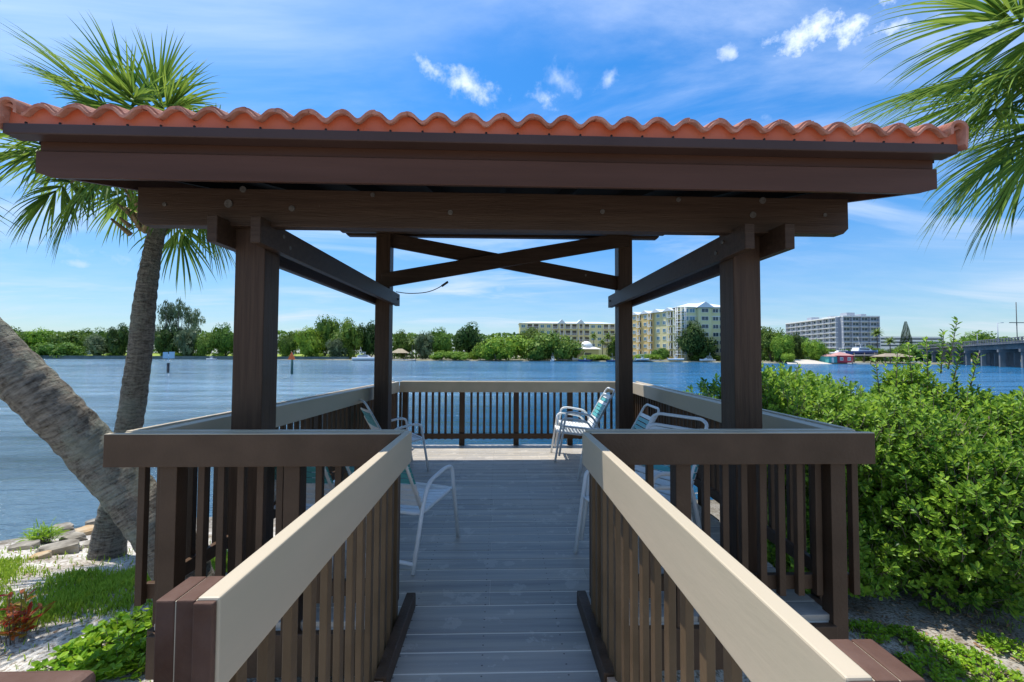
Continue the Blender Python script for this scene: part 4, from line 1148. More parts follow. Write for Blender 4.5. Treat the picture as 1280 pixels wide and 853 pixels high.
# ------------------------------------------------------------------ buildings
M['cy'] = mat('cream_yellow_stucco', (.68, .59, .30), .85, .2, (.72, .63, .34), .1)
M['cg'] = mat('pale_green_stucco', (.66, .62, .33), .85, .2, (.70, .66, .37), .1)
M['oy'] = mat('ochre_stucco', (.66, .48, .20), .85, .2)
M['trim'] = mat('white_trim', (.78, .78, .74), .7, .2)
M['metalroof'] = mat('white_metal_roof', (.68, .72, .74), .45, .4)
M['glass'] = mat('window_glass', (.03, .06, .08), .12, .6)
M['glassb'] = mat('blue_window_glass', (.10, .22, .27), .12, .6)
M['shade'] = mat('balcony_recess', (.12, .10, .07), .9)
M['grey'] = mat('grey_render', (.34, .37, .43), .8, .2, (.38, .41, .46), .1)
def box_part(name, mt, parent, x0, x1, y0, y1, z0, z1):
    m = MB(); m.box(x0, x1, y0, y1, z0, z1); return m.build(name, M[mt], parent)
_win = {}
def win(parent, x, z, w, h, mt='glass', depth=0, y=0, ang=0, name='window'):
    """window: frame with a pane"""
    key = (round(w, 2), round(h, 2), mt)
    if key not in _win:
        m = MB()
        for a in ((-w/2-.12, -w/2, -h/2-.12, h/2+.12), (w/2, w/2+.12, -h/2-.12, h/2+.12), (-w/2, w/2, h/2, h/2+.12), (-w/2, w/2, -h/2-.12, -h/2), (-.05, .05, -h/2, h/2)):
            m.box(a[0], a[1], -.14, .0, a[2], a[3])
        f_ = m.mesh('window', M['trim']); m = MB(); m.box(-w/2, w/2, -.06, .0, -h/2, h/2); _win[key] = (f_, m.mesh('pane', M[mt]))
    f_, p_ = _win[key]
    o = bpy.data.objects.new(name, f_); COL.objects.link(o); o.parent = parent; o.location = (x, y, z); o.rotation_euler.z = ang
    q = bpy.data.objects.new('pane', p_); COL.objects.link(q); q.parent = o
    return o
_bal = {}
def balcony(parent, x, z, w, h, y=0, ang=0, rail='trim'):
    key = (round(w, 2), round(h, 2), rail)
    if key not in _bal:
        m = MB(); m.cur = 0; m.box(-w/2, w/2, -.03, .0, 0, h)      # dark opening
        m.cur = 1; m.box(-w/2-.15, w/2+.15, -1.3, 0, -.2, -.02)
        for i in range(int(w/.35)+1): m.box(-w/2+i*.35, -w/2+i*.35+.07, -1.28, -1.2, 0, 1.0)
        m.box(-w/2-.1, w/2+.1, -1.3, -1.2, 1.0, 1.1)
        for s in (-1, 1): m.box(s*w/2-.13, s*w/2+.13, -1.3, -1.02, 0, h)
        _bal[key] = m.mesh('balcony', [M['shade'], M[rail]])
    o = bpy.data.objects.new('balcony', _bal[key]); COL.objects.link(o); o.parent = parent; o.location = (x, y, z); o.rotation_euler.z = ang
    return o
def gable(m, x0, x1, y0, y1, z0, h, ov=.5):
    xm = (x0+x1)/2; v = [(x0-ov, y0-ov, z0), (x1+ov, y0-ov, z0), (xm, y0-ov, z0+h), (x0-ov, y1, z0), (x1+ov, y1, z0), (xm, y1, z0+h)]
    b = len(m.v); m.v += v
    for f_ in ((0, 1, 2), (0, 2, 5, 3), (1, 4, 5, 2), (3, 5, 4), (0, 3, 4, 1)): m.f.append(tuple(b+i for i in f_)); m.sm.append(False); m.mi.append(m.cur)
def hip(m, x0, x1, y0, y1, z0, h, ov=.6):
    x0 -= ov; x1 += ov; y0 -= ov; y1 += ov; ym = (y0+y1)/2; k = min((y1-y0)/2, (x1-x0)/2-.1)
    b = len(m.v); m.v += [(x0, y0, z0), (x1, y0, z0), (x1, y1, z0), (x0, y1, z0), (x0+k, ym, z0+h), (x1-k, ym, z0+h)]
    for f_ in ((0, 1, 5, 4), (1, 2, 5), (2, 3, 4, 5), (3, 0, 4), (0, 3, 2, 1)): m.f.append(tuple(b+i for i in f_)); m.sm.append(False); m.mi.append(m.cur)

# cream condo, rear wing seen above the mangroves (frontal)
YA = 255; a0 = at(650, 440, YA).x; a1 = at(769, 440, YA).x; ztop = at(700, 404.5, YA).z; W = a1-a0; zz = ztop-LZ
cA = empty('condo_building', (a0, YA, LZ), 'long cream condo with white gabled roofline above the big mangroves', 'building')
box_part('wall', 'cg', cA, 0, W, 0, 16, 0, zz)
fh = 3.75; nb = 15; bw = W/nb
m = MB(); hip(m, 0, W, 0, 16, zz+.02, 1.6)
cols = ''.join(('B', 'W')[i % 3 == 1] for i in range(nb))
cols = 'WBBWWBGBBGBWWBB'[:nb]
for i, c in enumerate(cols):
    if c == 'G': gable(m, (i-.1)*bw, (i+1.1)*bw, -1.3, 6, zz-.2, 2.6, .3)
m.build('roof', M['metalroof'], cA)
m = MB()
for i, c in enumerate(cols):
    if c == 'G': m.box((i+.02)*bw, (i+.98)*bw, -1.1, -.02, 0, zz-.25)
m.build('bay_wall', M['cy'], cA)
for fl in range(2, 6):
    z = zz-fh*(6-fl)+.6
    for i, c in enumerate(cols):
        x = (i+.5)*bw
        if c == 'W': win(cA, x, z+1.4, bw*.55, 1.6, 'glassb', y=-.002)
        elif c == 'B': balcony(cA, x, z, bw*.8, 2.6)
        else: balcony(cA, x, z, bw*.55, 2.6, y=-1.11)
# yellow condo: receding wing + front block
zt2 = at(850, 384, 190).z
Lw = Vector((64.5, 229, 0)); Rw = Vector((at(851, 440, 190).x, 190, 0))
cB = empty('condo_building', (Lw.x, Lw.y, LZ), 'six storey yellow condo with white metal roofs left of the right front post', 'building', rz=math.atan2(Rw.y-Lw.y, Rw.x-Lw.x))
WL = (Rw-Lw).length; H2 = zt2-LZ; ang = math.atan2(Rw.y-Lw.y, Rw.x-Lw.x)
box_part('wall', 'cy', cB, 0, WL, 0, 16, 0, H2-1.2)
m = MB(); m.box(WL*.18, WL*.62, -.9, -.01, 0, H2-1.4); m.build('ochre_wall', M['oy'], cB)
m = MB()
for q in (.06, .24, .42, .60, .78): gable(m, WL*q, WL*(q+.13), -1, 10, H2-1.3, 1.7, .3)
hip(m, 0, WL, 0, 16, H2-1.2, 2.2); m.build('roof', M['metalroof'], cB)
nb = 11; bw = WL/nb; fh = 3.6
for fl in range(6):
    z = H2-1.2-fh*(6-fl)+.5
    for i in range(nb):
        x = (i+.5)*bw; y_ = -.91 if .18*WL < x < .62*WL else -.002
        if i in (2, 4, 6, 9, 10): balcony(cB, x, z, bw*.5, 2.5, y=y_)
        else: win(cB, x, z+1.4, bw*.45, 1.5, 'glassb', y=y_)
# front block as a thing of the same building -> parts under cB, in its rotated frame
inv = Matrix.Rotation(-ang, 4, 'Z')
def loc2(x, y): v = inv @ Vector((x-Lw.x, y-Lw.y, 0)); return v
m = MB(); xr_ = at(912, 440, 190).x
m.v = []
def wb(m, x0, x1, y0, y1, z0, z1):
    p = [(x0, y0), (x1, y0), (x1, y1), (x0, y1)]
    q = [loc2(*k) for k in p]; m.hexa([(v.x, v.y, z0) for v in q]+[(v.x, v.y, z1) for v in q])
wb(m, Rw.x+.02, xr_, 189.9, 206, 0, H2); m.build('front_wall', M['cg'], cB)
m = MB(); wb(m, Rw.x+7.5, Rw.x+13.5, 188.6, 189.85, 0, H2-.4); m.build('bay_wall', M['cg'], cB)
m = MB(); wb(m, Rw.x+.3, xr_, 189.6, 189.88, H2-4.3, H2-4.0); wb(m, Rw.x-.3, xr_+.3, 189.3, 206.3, H2-.25, H2+.05); m.build('cornice', M['trim'], cB)
m = MB(); hip(m, Rw.x-1, xr_+2, 189.8, 206, H2+.06, 2.6); gable(m, Rw.x+7, Rw.x+14, 188.2, 198, H2-.3, 2.6)
m.v = [(*(lambda v: (v.x, v.y))(loc2(x, y)), z) for x, y, z in m.v]; m.build('front_roof', M['metalroof'], cB)
for fl in range(6):
    z = H2-fh*(6-fl)+.5
    for q, wd, yy in ((2.2, 2.6, 189.88), (5.3, 2.2, 189.88), (10.5, 3.0, 188.58), (16, 2.4, 189.88), (19, 2.4, 189.88)):
        v = loc2(Rw.x+q, yy)
        win(cB, v.x, z+1.5, wd, 1.6, 'glassb' if q < 9 else 'glass', y=v.y, ang=-ang)
# corner turret balconies
m = MB(); v = loc2(Rw.x-.2, 189.2)
for fl in range(6):
    z = H2-fh*(6-fl)+.3
    m.tube([(v.x, v.y, z-.25), (v.x, v.y, z)], 2.3, 12); m.tube([(v.x, v.y, z+1.0), (v.x, v.y, z+1.1)], 2.3, 12)
for k in range(8):
    a = k*.785; m.tube([(v.x+2.15*math.cos(a), v.y+2.15*math.sin(a), 0), (v.x+2.15*math.cos(a), v.y+2.15*math.sin(a), H2-.4)], .14, 5)
m.build('corner_balconies', M['trim'], cB)

# grey block
def grey_block(label, p0, p1, ztop, floors, bays, fh, depth=18):
    p0 = Vector((*p0, 0)); p1 = Vector((*p1, 0)); an = math.atan2(p1.y-p0.y, p1.x-p0.x); W = (p1-p0).length; Hh = ztop-LZ
    r = empty('apartment_block', (p0.x, p0.y, LZ), label, 'building', rz=an)
    box_part('wall', 'grey', r, 0, W, 0, depth, 0, Hh)
    m = MB()
    for k in range(floors+1): m.box(-.3, W+.3, -1.6, -.01, Hh-k*fh-.35, Hh-k*fh)
    m.box(-.3, W+.3, -1.6, depth+.3, Hh, Hh+.5); m.build('floor_slabs', M['trim'], r)
    m = MB(); m.box(W*.3, W*.3+6, 5, 11, Hh+.5, Hh+3.4); m.build('roof_hut', M['grey'], r)
    m = MB(); m.box(W*.7, W*.7+4, 5, 11, Hh+.5, Hh+2.4); m.build('roof_hut', M['grey'], r)
    m = MB(); bw = W/bays
    for i in range(bays+1): m.box(i*bw-.25, i*bw+.25, -1.5, -.02, 0, Hh-.36)
    m.build('fin_walls', M['grey'], r)
    for k in range(floors):
        for i in range(bays):
            win(r, (i+.5)*bw, Hh-k*fh-.35-1.45, bw*.66, 1.9, 'glass', y=-.002)
    return r
pA = (at(1053, 440, 300).x, 300)
grey_block('white framed end block of the grey apartments behind the red boathouse', pA, (at(1098, 440, 300).x, 300), at(1075, 396, 300).z, 7, 4, 3.7)
grey_block('long receding wing of the grey apartments behind the shore trees', (at(985, 440, 365).x, 365), (pA[0]-1.5, 302), at(1052, 397, 302).z, 7, 9, 3.6, 14)
b0 = at(1100, 440, 420).x; b1 = at(1180, 440, 420).x
r = empty('parking_garage', (b0, 420, LZ), 'low pale flat roofed building on the skyline right of the pine', 'building')
zz = at(1140, 421, 420).z-LZ
box_part('wall', 'trim', r, 0, b1-b0, 0, 20, 0, zz)
for k in range(3):
    m = MB(); m.box(1, b1-b0-1, -.05, -.01, zz-1.6-k*3.4-1.6, zz-1.6-k*3.4); m.build('window', M['glass'], r)

# yellow pavilion with white domed roof
YP = 196; c = at(735, 450, YP); pv = empty('pavilion', (c.x, YP, LZ), 'yellow waterfront pavilion with white domed roof left of the rear right post', 'building')
m = MB(); m.box(-5, 5, 0, 8, 0, 5.2); m.build('wall', M['oy'], pv)
m = MB(); m.box(-1.6, 1.6, -.06, -.01, 0, 3.4); m.build('doorway', M['shade'], pv)
m = MB(); hip(m, -5.4, 5.4, -.4, 8.4, 5.21, 2.0); m.tube([(0, 3.5, 6.2), (0, 3.5, 7.2), (0, 3.5, 8.2), (0, 3.5, 8.8), (0, 3.5, 9.0)], [3.0, 2.9, 2.1, 1.0, .1], 14); m.build('roof', M['trim'], pv)
m = MB(); m.box(-7.5, 8, -1.5, -.3, .0, .9)
for k in range(6): m.box(-7.3+k*3, -7.0+k*3, -1.4, -1.1, .9, 1.7)
m.build('terrace_rail', M['trim'], pv)

# pale house on the left shore
hs = empty('house', (*at(97, 446, 226).xy, .4), 'pale grey roofed house half hidden in the left shore trees', 'building')
m = MB(); m.box(-7, 7, 0, 8, 0, 6.5); m.build('wall', M['trim'], hs)
m = MB(); hip(m, -7, 7, 0, 8, 6.51, 2.6); m.build('roof', M['metalroof'], hs)
for k in range(4): win(hs, -5+k*3.3, 4.6, 1.4, 1.5, 'glass')
# thatched hut + white fence hints by the rear left post
ht = empty('thatched_hut', (*at(500, 450, 199).xy, LZ), 'small thatched hut with open sides right of the rear left post', 'hut')
m = MB(); hip(m, -3.4, 3.4, -2.4, 2.4, 3.0, 2.0); m.build('roof', mat('thatch', (.30, .25, .17), .95, .1, (.4, .34, .24), 2), ht)
for sx in (-1, 1):
    for sy in (-1, 1): m = MB(); m.tube([(sx*2.9, sy*2, 0), (sx*2.9, sy*2, 3.0)], .12, 6); m.build('post', M['farbark'], ht)
# red boathouse with teal annex
rh = empty('boathouse', (*at(1057, 455, 151).xy, LZ), 'red waterside boathouse with salmon roof and teal annex', 'building')
M['red'] = mat('red_paint', (.45, .06, .08), .7, .3); M['teal'] = mat('teal_paint', (.10, .42, .40), .7, .3); M['salmon'] = mat('salmon_roof', (.45, .25, .22), .8, .2)
box_part('wall', 'red', rh, -2.8, 2.8, 0, 5, 0, 2.6)
box_part('annex_wall', 'teal', rh, -6.0, -2.82, .3, 5, 0, 2.3)
m = MB(); hip(m, -2.8, 2.8, 0, 5, 2.61, 1.3, .5); m.build('roof', M['salmon'], rh)
m = MB(); hip(m, -6.0, -3.3, .3, 5, 2.31, .9, .3); m.build('annex_roof', M['salmon'], rh)
for x in (-1.5, 1.3): win(rh, x, 1.4, .9, 1.0, 'glassb')
m = MB(); m.box(-4.9, -4.1, .24, .3, 0, 2.0); m.build('door', M['trim'], rh)
# thatch/tan umbrella hut right of the lift
th = empty('beach_canopy', (*at(1117, 455, 152).xy, LZ), 'wide tan canopy on posts right of the boat lift', 'canopy')
m = MB(); hip(m, -5.2, 5.2, -2, 3, 2.3, 1.2); m.build('roof', mat('tan_canopy', (.28, .23, .16), .9), th)
for x in (-4.6, 0, 4.6): m = MB(); m.tube([(x, -1.6, 0), (x, -1.6, 2.3)], .1, 6); m.build('post', M['farbark'], th)
# white beach
m = MB(); p = [at(995, 456, 149).xy, at(1034, 456, 149).xy]; m.v += [(p[0].x-3, 149.0, -1.18), (p[1].x+2, 149.0, -1.18), (p[1].x+1, 158, .3), (p[0].x+2, 158, .3)]; m.f.append((0, 1, 2, 3)); m.sm.append(False); m.mi.append(0)
struct(m.build('beach', mat('white_sand', (.50, .46, .39), .95)))

# ------------------------------------------------------------------ boats
M['hullw'] = mat('white_gelcoat', (.78, .78, .78), .25, .5); M['hullb'] = mat('navy_gelcoat', (.02, .05, .16), .2, .5)
def hull(m, L, B, D, sheer=.25):
    n = 12; base = len(m.v)
    for i in range(n+1):
        t = i/n; w = B/2*(1-max(0, (t-.55)/.45)**2.2)*(.92 if t < .1 else 1); z1 = D*(1+sheer*t*t); zk = D*.15*max(0, t-.75)*4*t
        x = t*L-L/2
        for yy, z in ((-w, z1), (-w*.82, D*.35+zk), (0, zk), (w*.82, D*.35+zk), (w, z1)): m.v.append((x, yy, z))
    for i in range(n):
        for j in range(4): a = base+i*5+j; m.f.append((a, a+1, a+6, a+5)); m.sm.append(True); m.mi.append(m.cur)
        a = base+i*5; m.f.append((a, a+5, a+9, a+4)); m.sm.append(False); m.mi.append(m.cur)
    m.f.append(tuple(base+j for j in range(5))); m.sm.append(False); m.mi.append(m.cur)
def boat(name, label, px, Y, L, heading, kind, zoff=0, hm='hullw', group=None):
    c = at(px, 450, Y); r = empty(name, (c.x, Y, -1.25+zoff), label, 'boat', group, rz=heading)
    m = MB(); hull(m, L, L*.3, L*.13); m.build('hull', M[hm], r, fix=True)
    D = L*.13
    if kind == 'cruiser':
        m = MB(); m.hexa([(-L*.32, -L*.12, D), (L*.22, -L*.10, D), (L*.22, L*.10, D), (-L*.32, L*.12, D), (-L*.28, -L*.1, D+L*.1), (L*.08, -L*.08, D+L*.1), (L*.08, L*.08, D+L*.1), (-L*.28, L*.1, D+L*.1)]); m.build('cabin', M['hullw'], r)
        m = MB(); m.box(-L*.26, L*.08, -L*.113, L*.113, D+L*.045, D+L*.075); m.build('window', M['glass'], r)
        m = MB(); m.box(-L*.22, 0, -L*.08, L*.08, D+L*.2, D+L*.215)
        for sx in (-L*.2, -L*.02):
            for sy in (-L*.07, L*.07): m.box(sx-.04, sx+.04, sy-.04, sy+.04, D+L*.1, D+L*.2)
        m.build('hard_top', M['hullw'], r)
        m = MB(); m.tube([(-L*.15, 0, D+L*.21), (-L*.2, 0, D+L*.42)], .05, 5); m.build('mast', M['hullw'], r)
    else:
        m = MB(); m.box(-L*.08, L*.04, -L*.05, L*.05, D*.8, D+L*.12); m.build('console', M['hullw'], r)
        m = MB(); m.box(-L*.15, L*.1, -L*.1, L*.1, D+L*.27, D+L*.285)
        for sx in (-L*.12, L*.07):
            for sy in (-L*.08, L*.08): m.tube([(sx, sy, D*.9), (sx, sy, D+L*.27)], .05, 5)
        m.build('t_top', M['hullw' if hm == 'hullw' else 'hullb'], r)
        m = MB(); m.box(-L*.56, -L*.5, -L*.04, L*.04, D*.3, D*1.5); m.build('outboard', M['wire'] if hm != 'hullw' else M['grey'], r)
        m = MB(); m.tube([(L*.04, 0, D+L*.28), (0, 0, D+L*.55)], .035, 4); m.build('antenna', M['hullw'], r)
    return r
boat('cabin_cruiser', 'white cabin cruiser moored left of the rear left post', 457, 188, 11, R(12), 'cruiser')
boat('fishing_boat', 'small white fishing boat with canopy in front of the dark mangroves', 691, 186, 5.5, R(75), 'open', group='small boats along the far shore')
boat('fishing_boat', 'dark blue boat moored below the yellow pavilion', 731, 187, 6, R(160), 'open', hm='hullb', group='small boats along the far shore')
boat('fishing_boat', 'dark boat hidden partly by the left edge of the rear right post', 765, 187, 5.5, R(20), 'open', hm='hullb', group='small boats along the far shore')
boat('fishing_boat', 'white boat at the dock just right of the rear right post', 803, 185, 6.5, R(10), 'open', .6, group='small boats along the far shore')
boat('fishing_boat', 'white boat on a dock left of the spreading dark tree trunk', 845, 184, 6.5, R(-20), 'open', .7, group='small boats along the far shore')
boat('cabin_cruiser', 'white boat at the dock left of the right front post', 884, 182, 7, R(185), 'cruiser', .3, group='small boats along the far shore')
boat('speed_boat', 'large navy boat raised on the lift behind the red boathouse', 1080, 160, 13, R(8), 'cruiser', 3.2, 'hullb')
boat('speed_boat', 'white boat beside the raised navy boat', 1050, 172, 9, R(170), 'cruiser', 3.2)
boat('skiff', 'tiny white skiff speeding below the lawn left of the left front post', 264, 190, 4.2, R(180), 'open')
# lift
lf = empty('boat_lift', (*at(1080, 455, 160).xy, -1.2), 'dark timber boat lift frame holding the navy boat', 'boat lift')
m = MB()
for x in (-6, -2, 2, 6):
    for y in (-2.6, 2.6): m.tube([(x, y, -1), (x, y, 4.2)], .16, 6)
m.build('pilings', M['farbark'], lf)
m = MB()
for y in (-2.6, 2.6): m.box(-6.4, 6.4, y-.1, y+.1, 2.8, 3.1)
for x in (-4, 4): m.box(x-.1, x+.1, -2.6, 2.6, 2.55, 2.78)
m.build('cradle_beams', M['wire'], lf)
m = MB(); m.hexa([(-6.4, -3.2, 3.25), (6.4, -3.2, 3.25), (6.4, -2.9, 3.35), (-6.4, -2.9, 3.35), (-6.4, -3.2, 3.3), (6.4, -3.2, 3.3), (6.4, -2.9, 3.4), (-6.4, -2.9, 3.4)]); m.build('walk_board', M['grey'], lf)
# docks
def dock(label, px0, px1, Y, z):
    a, b = at(px0, 450, Y).x, at(px1, 450, Y).x
    r = empty('dock', ((a+b)/2, Y, -1.2), label, 'dock', 'docks along the far shore'); w = (b-a)/2
    m = MB(); m.box(-w, w, -1, 1, z-.2, z); m.build('planking', M['trim' if 'white' in label else 'farbark'], r)
    n = max(2, int(w*2/3))
    for k in range(n): m = MB(); m.tube([(-w+2*w*k/(n-1), -1.1, -1), (-w+2*w*k/(n-1), -1.1, z+1.0)], .13, 6); m.build('piling', M['farbark'], r)
dock('low dock in front of the dark mangroves beside the fishing boat', 697, 722, 189, .9)
dock('white topped dock below the left wing of the yellow condo', 790, 835, 187, .8)
dock('white topped dock in front of the red boathouse', 1062, 1085, 148.5, .45)
dock('pale dock below the thatched hut, white topped', 478, 520, 190, .5)

# channel markers
mk = empty('channel_marker', (*at(365, 460, 58).xy, -1.2), 'channel marker post with an orange triangle board left of the left side rail', 'marker')
m = MB(); q = at(365, 460, 58); zt3 = at(365, 441, 58).z+1.2
m.tube([(0, 0, -2), (0, 0, zt3)], .16, 8); m.build('post', mat('green_piling', (.03, .10, .09), .8), mk)
m = MB(); s = .5; zc = at(365, 445.5, 58).z+1.2
m.v += [(-s, -.2, zc-s*.9), (s, -.2, zc-s*.9), (0, -.2, zc+s*1.2), (-s, -.14, zc-s*.9), (s, -.14, zc-s*.9), (0, -.14, zc+s*1.2)]
for f_ in ((0, 1, 2), (5, 4, 3), (0, 3, 4, 1), (1, 4, 5, 2), (2, 5, 3, 0)): m.f.append(f_); m.sm.append(False); m.mi.append(0)
m.build('orange_board', mat('orange_board', (.80, .14, .03), .5), mk)
mk = empty('channel_marker', (*at(210, 466, 62).xy, -1.2), 'channel marker post with pale blue square boards right of the upright trunk', 'marker')
m = MB(); m.tube([(0, 0, -2), (0, 0, 1.35)], .17, 8); m.build('post', M['wire'], mk)
m = MB(); m.tube([(0, 0, 1.35), (0, 0, 1.75)], .19, 8); m.build('white_band', M['trim'], mk)
m = MB(); m.box(-.75, -.05, -.05, 0, 2.0, 2.9); m.box(.1, .85, -.05, 0, 2.0, 2.95); m.tube([(0, 0, 1.7), (0, 0, 2.6)], .06, 6); m.build('square_boards', mat('pale_board', (.30, .48, .62), .5), mk)

# ------------------------------------------------------------------ bridge
M['conc'] = mat('bridge_concrete', (.14, .145, .15), .85, .2, (.20, .205, .21), .3)
pa = Vector((132, 96, 0)); pb = Vector((197, 188, 0)); dd = (pb-pa).normalized(); Lb = (pb-pa).length
br = empty('bridge', (pa.x, pa.y, 0), 'low concrete road bridge on piers at the right frame edge', 'bridge', rz=math.atan2(dd.y, dd.x))
zd = 5.6
m = MB(); m.box(0, Lb, -5, 5, zd-.5, zd); m.box(0, Lb, -5.2, -5.02, zd-.7, zd+.15); m.build('bridge_deck', M['conc'], br)
m = MB()
for y in (-3.6, -1.2, 1.2, 3.6): m.box(0, Lb, y-.25, y+.25, zd-1.9, zd-.51)
m.build('girders', M['conc'], br)
for y, nm in ((5.1, 'parapet'), (-5.1, 'parapet')):
    m = MB(); m.box(0, Lb, y-.1, y+.1, zd+.9, zd+1.1); m.box(0, Lb, y-.1, y+.1, zd+.5, zd+.62)
    for k in range(int(Lb/2)): m.box(k*2, k*2+.25, y-.12, y+.12, zd+.16, zd+.9)
    m.build(nm, M['conc'], br)
for k in range(8):
    x = 6+k*14; m = MB(); m.box(x-.6, x+.6, -5, 5, zd-2.7, zd-1.92)
    for y in (-4.2, -1.4, 1.4, 4.2): m.box(x-.5, x+.5, y-.5, y+.5, -2, zd-2.71)
    m.build('pier', M['conc'], br)
def lamp(px, ybase, ytop, Y, label, arm=True):
    c = at(px, ybase, Y); h = at(px, ytop, Y).z-zd
    r = empty('street_lamp', (c.x, Y, zd), label, 'street lamp', 'lamp posts on the bridge')
    m = MB(); m.tube([(0, 0, 0), (0, 0, h)], [.14, .08], 6); m.build('pole', M['grey'], r)
    m = MB(); m.tube([(0, 0, h-.1), (1.4, 0, h+.1)], .05, 5); m.box(1.2, 2.0, -.15, .15, h+.02, h+.18); m.build('lamp_head', M['grey'], r)
lamp(1248, 436, 404, 138, 'lamp post on the bridge nearest the domed tree')
lamp(1222, 436, 417, 160, 'shorter looking lamp post further along the bridge')
up_ = empty('utility_pole', (*at(1272, 436, 150).xy, zd), 'tall thin utility pole with a crossbar at the right frame edge', 'utility pole')
m = MB(); hh_ = at(1272, 378, 150).z-zd; m.tube([(0, 0, -6), (0, 0, hh_)], .12, 6); m.build('pole', M['wire'], up_)
m = MB(); zc = at(1272, 404, 150).z-zd; m.box(-2.8, 2.8, -.1, .1, zc, zc+.25); m.box(-.1, .1, -.1, .1, zc-1, zc); m.build('crossbar', M['wire'], up_)

# ------------------------------------------------------------------ world
sun_dir = Vector((-.285, .17, 1)).normalized()
el = math.asin(sun_dir.z); az = math.atan2(sun_dir.x, sun_dir.y)
w = bpy.data.worlds.new('World'); scene.world = w; w.use_nodes = True
nt = w.node_tree; N = nt.nodes; L = nt.links; N.clear()
out = N.new('ShaderNodeOutputWorld'); bg = N.new('ShaderNodeBackground'); bg.inputs['Strength'].default_value = .14
sky = N.new('ShaderNodeTexSky'); sky.sky_type = 'NISHITA'; sky.sun_disc = False; sky.sun_elevation = el; sky.sun_rotation = az
sky.air_density = 1.0; sky.dust_density = .6; sky.ozone_density = 2.2; sky.altitude = 0
tc = N.new('ShaderNodeTexCoord'); DIR = tc.outputs['Generated']
hs = N.new('ShaderNodeHueSaturation'); hs.inputs['Saturation'].default_value = 1.25; hs.inputs['Value'].default_value = 1.0; tint = N.new('ShaderNodeMix'); tint.data_type = 'RGBA'; tint.blend_type = 'MULTIPLY'; tint.inputs[0].default_value = 1; tint.inputs[7].default_value = (.78, .94, 1.08, 1); L.new(sky.outputs[0], tint.inputs[6]); L.new(tint.outputs[2], hs.inputs['Color'])
def vm(op, a, b=None):
    n = N.new('ShaderNodeVectorMath'); n.operation = op
    for i, v in enumerate((a, b)):
        if v is None: continue
        if isinstance(v, (tuple, Vector)): n.inputs[i].default_value = tuple(v)
        else: L.new(v, n.inputs[i])
    return n
def mm(op, a, b=None, c=None): return mth(N, L, op, a, b, c)
def nz(scale, detail, rough=.55, vec=None, dist=0):
    n = N.new('ShaderNodeTexNoise'); n.inputs['Scale'].default_value = scale; n.inputs['Detail'].default_value = detail; n.inputs['Roughness'].default_value = rough; n.inputs['Distortion'].default_value = dist
    L.new(vec or DIR, n.inputs['Vector']); return n.outputs['Fac']
def ss(x, a, b, lo=0, hi=1):
    n = N.new('ShaderNodeMapRange'); n.interpolation_type = 'SMOOTHSTEP'; n.inputs[1].default_value = a; n.inputs[2].default_value = b; n.inputs[3].default_value = lo; n.inputs[4].default_value = hi
    L.new(x, n.inputs[0]); return n.outputs[0]
puff = nz(26, 8, .62); puff2 = nz(9, 6, .6)
nmix = mm('ADD', mm('MULTIPLY', puff, .6), mm('MULTIPLY', puff2, .4))
def blob(px, py, rx, ry, ang=0, dens=1, soft=.5, k=4.2):
    rx *= 1.25; ry *= 1.35; soft = soft+.45; dens *= .95
    d0 = ray(px, py).normalized(); rgt = d0.cross(Vector((0, 0, 1))).normalized(); upv = rgt.cross(d0)
    a = R(-ang); e1 = (rgt*math.cos(a)+upv*math.sin(a)); e2 = (-rgt*math.sin(a)+upv*math.cos(a))
    sc = 1/F*d0.normalized().dot(fw)   # approx angular size of a pixel there
    df = vm('SUBTRACT', DIR, d0).outputs[0]
    u = vm('DOT_PRODUCT', df, e1/(rx*sc)).outputs['Value']; v = vm('DOT_PRODUCT', df, e2/(ry*sc)).outputs['Value']
    r2 = mm('ADD', mm('MULTIPLY', u, u), mm('MULTIPLY', v, v))
    g = mm('MULTIPLY', mm('SUBTRACT', 1.0, mm('SQRT', r2)), .8)
    q = mm('ADD', g, mm('MULTIPLY_ADD', nmix, k, -k*.5))
    return mm('MULTIPLY', ss(q, 0, soft), dens)
C_ = None
def add(x):
    global C_
    C_ = x if C_ is None else mm('MAXIMUM', C_, x)
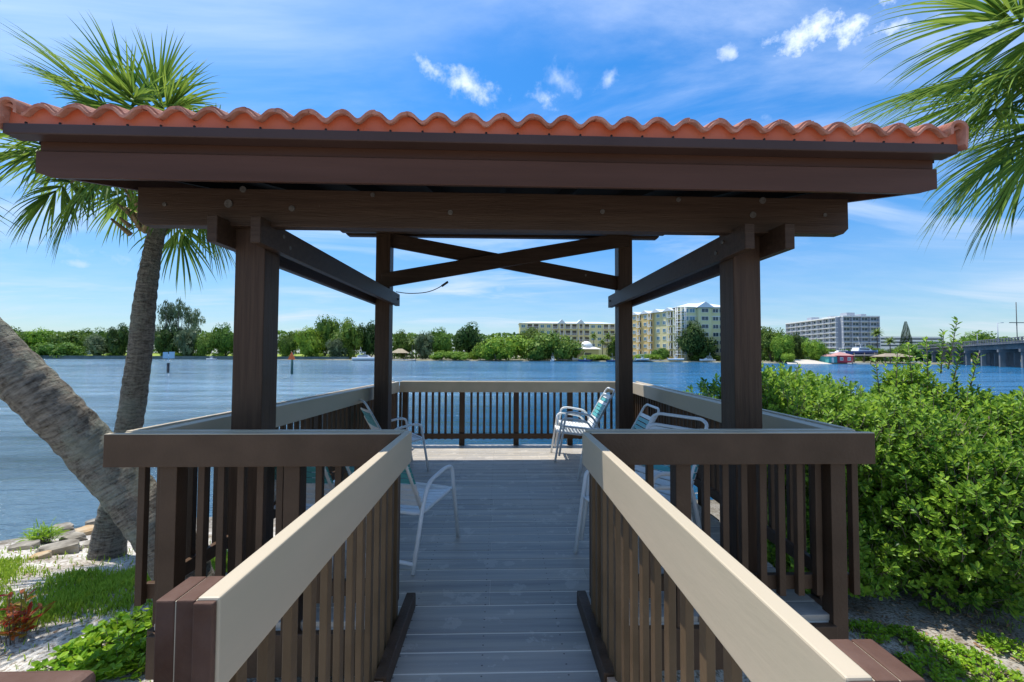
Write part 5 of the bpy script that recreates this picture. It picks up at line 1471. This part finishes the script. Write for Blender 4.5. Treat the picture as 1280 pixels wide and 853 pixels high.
for a in ((540, 86, 42, 10, 28, .75, .8), (580, 106, 42, 12, 15, .8, .8), (683, 122, 26, 11, 25, .7, .8), (698, 100, 24, 14, 30, .4, 1.0), (762, 97, 17, 9, -20, .5, .9),
          (1000, 46, 50, 14, -2, .9, .6), (1060, 34, 52, 20, -3, .97, .5), (1110, 36, 50, 18, 5, .85, .6), (915, 66, 16, 9, 20, .65, .8), (960, 150, 16, 8, 0, .4, .8),
          (40, 300, 190, 14, 6, .62, 1.4), (100, 330, 26, 6, 0, .5, .9), (20, 200, 60, 40, 0, .35, 1.6), (1140, 290, 110, 34, -20, .3, 1.8), (622, 358, 26, 8, 5, .42, 1.0), (700, 372, 90, 16, -8, .3, 1.6), (530, 385, 120, 18, 0, .3, 1.6), (1150, 420, 90, 10, 0, .4, 1.4), (975, 322, 30, 5, 0, .25, 1.2)):
    add(blob(*a))
# cirrus veils
sx = N.new('ShaderNodeSeparateXYZ'); L.new(DIR, sx.inputs[0])
zc = mm('ADD', mm('MAXIMUM', sx.outputs[2], 0.0), .12)
cx = N.new('ShaderNodeCombineXYZ'); L.new(mm('DIVIDE', sx.outputs[0], zc), cx.inputs[0]); L.new(mm('DIVIDE', sx.outputs[1], zc), cx.inputs[1])
mp = N.new('ShaderNodeMapping'); mp.inputs['Rotation'].default_value = (0, 0, R(-38)); mp.inputs['Scale'].default_value = (.7, 1.5, 1); mp.inputs['Location'].default_value = (3.3, 1.2, 0)
L.new(cx.outputs[0], mp.inputs[0])
cir = nz(.9, 9, .6, mp.outputs[0], .6)
cirm = nz(.5, 2, .5, cx.outputs[0])
cirf = mm('MULTIPLY', ss(cir, .33, .80), ss(cirm, .34, .60, .2, .8))
add(cirf)
veil = ss(sx.outputs[2], .0, .34, .30, 0)
add(mm('MULTIPLY', veil, ss(nz(3.2, 6, .6, mp.outputs[0]), .3, .7, .6, 1)))
mix = N.new('ShaderNodeMix'); mix.data_type = 'RGBA'; L.new(C_, mix.inputs[0]); L.new(hs.outputs[0], mix.inputs[6]); mix.inputs[7].default_value = (6.0, 6.5, 7.4, 1)
dim = vm('SCALE', mix.outputs[2]); L.new(ss(sx.outputs[2], -.02, .5, .66, 1.0), dim.inputs['Scale']); L.new(dim.outputs[0], bg.inputs['Color']); L.new(bg.outputs[0], out.inputs['Surface'])

sl = bpy.data.lights.new('sun', 'SUN'); sl.energy = 4.0; sl.angle = R(.53); sl.color = (1, .955, .88)
so = bpy.data.objects.new('sun', sl); COL.objects.link(so); so.rotation_euler = sun_dir.to_track_quat('Z', 'Y').to_euler(); so.location = (-5, 2, 20)
scene.view_settings.view_transform = 'Standard'; scene.view_settings.look = 'None'; scene.view_settings.exposure = .55; scene.view_settings.gamma = 1
scene.render.resolution_x = 1024; scene.render.resolution_y = 682
scene.cycles.max_bounces = 6
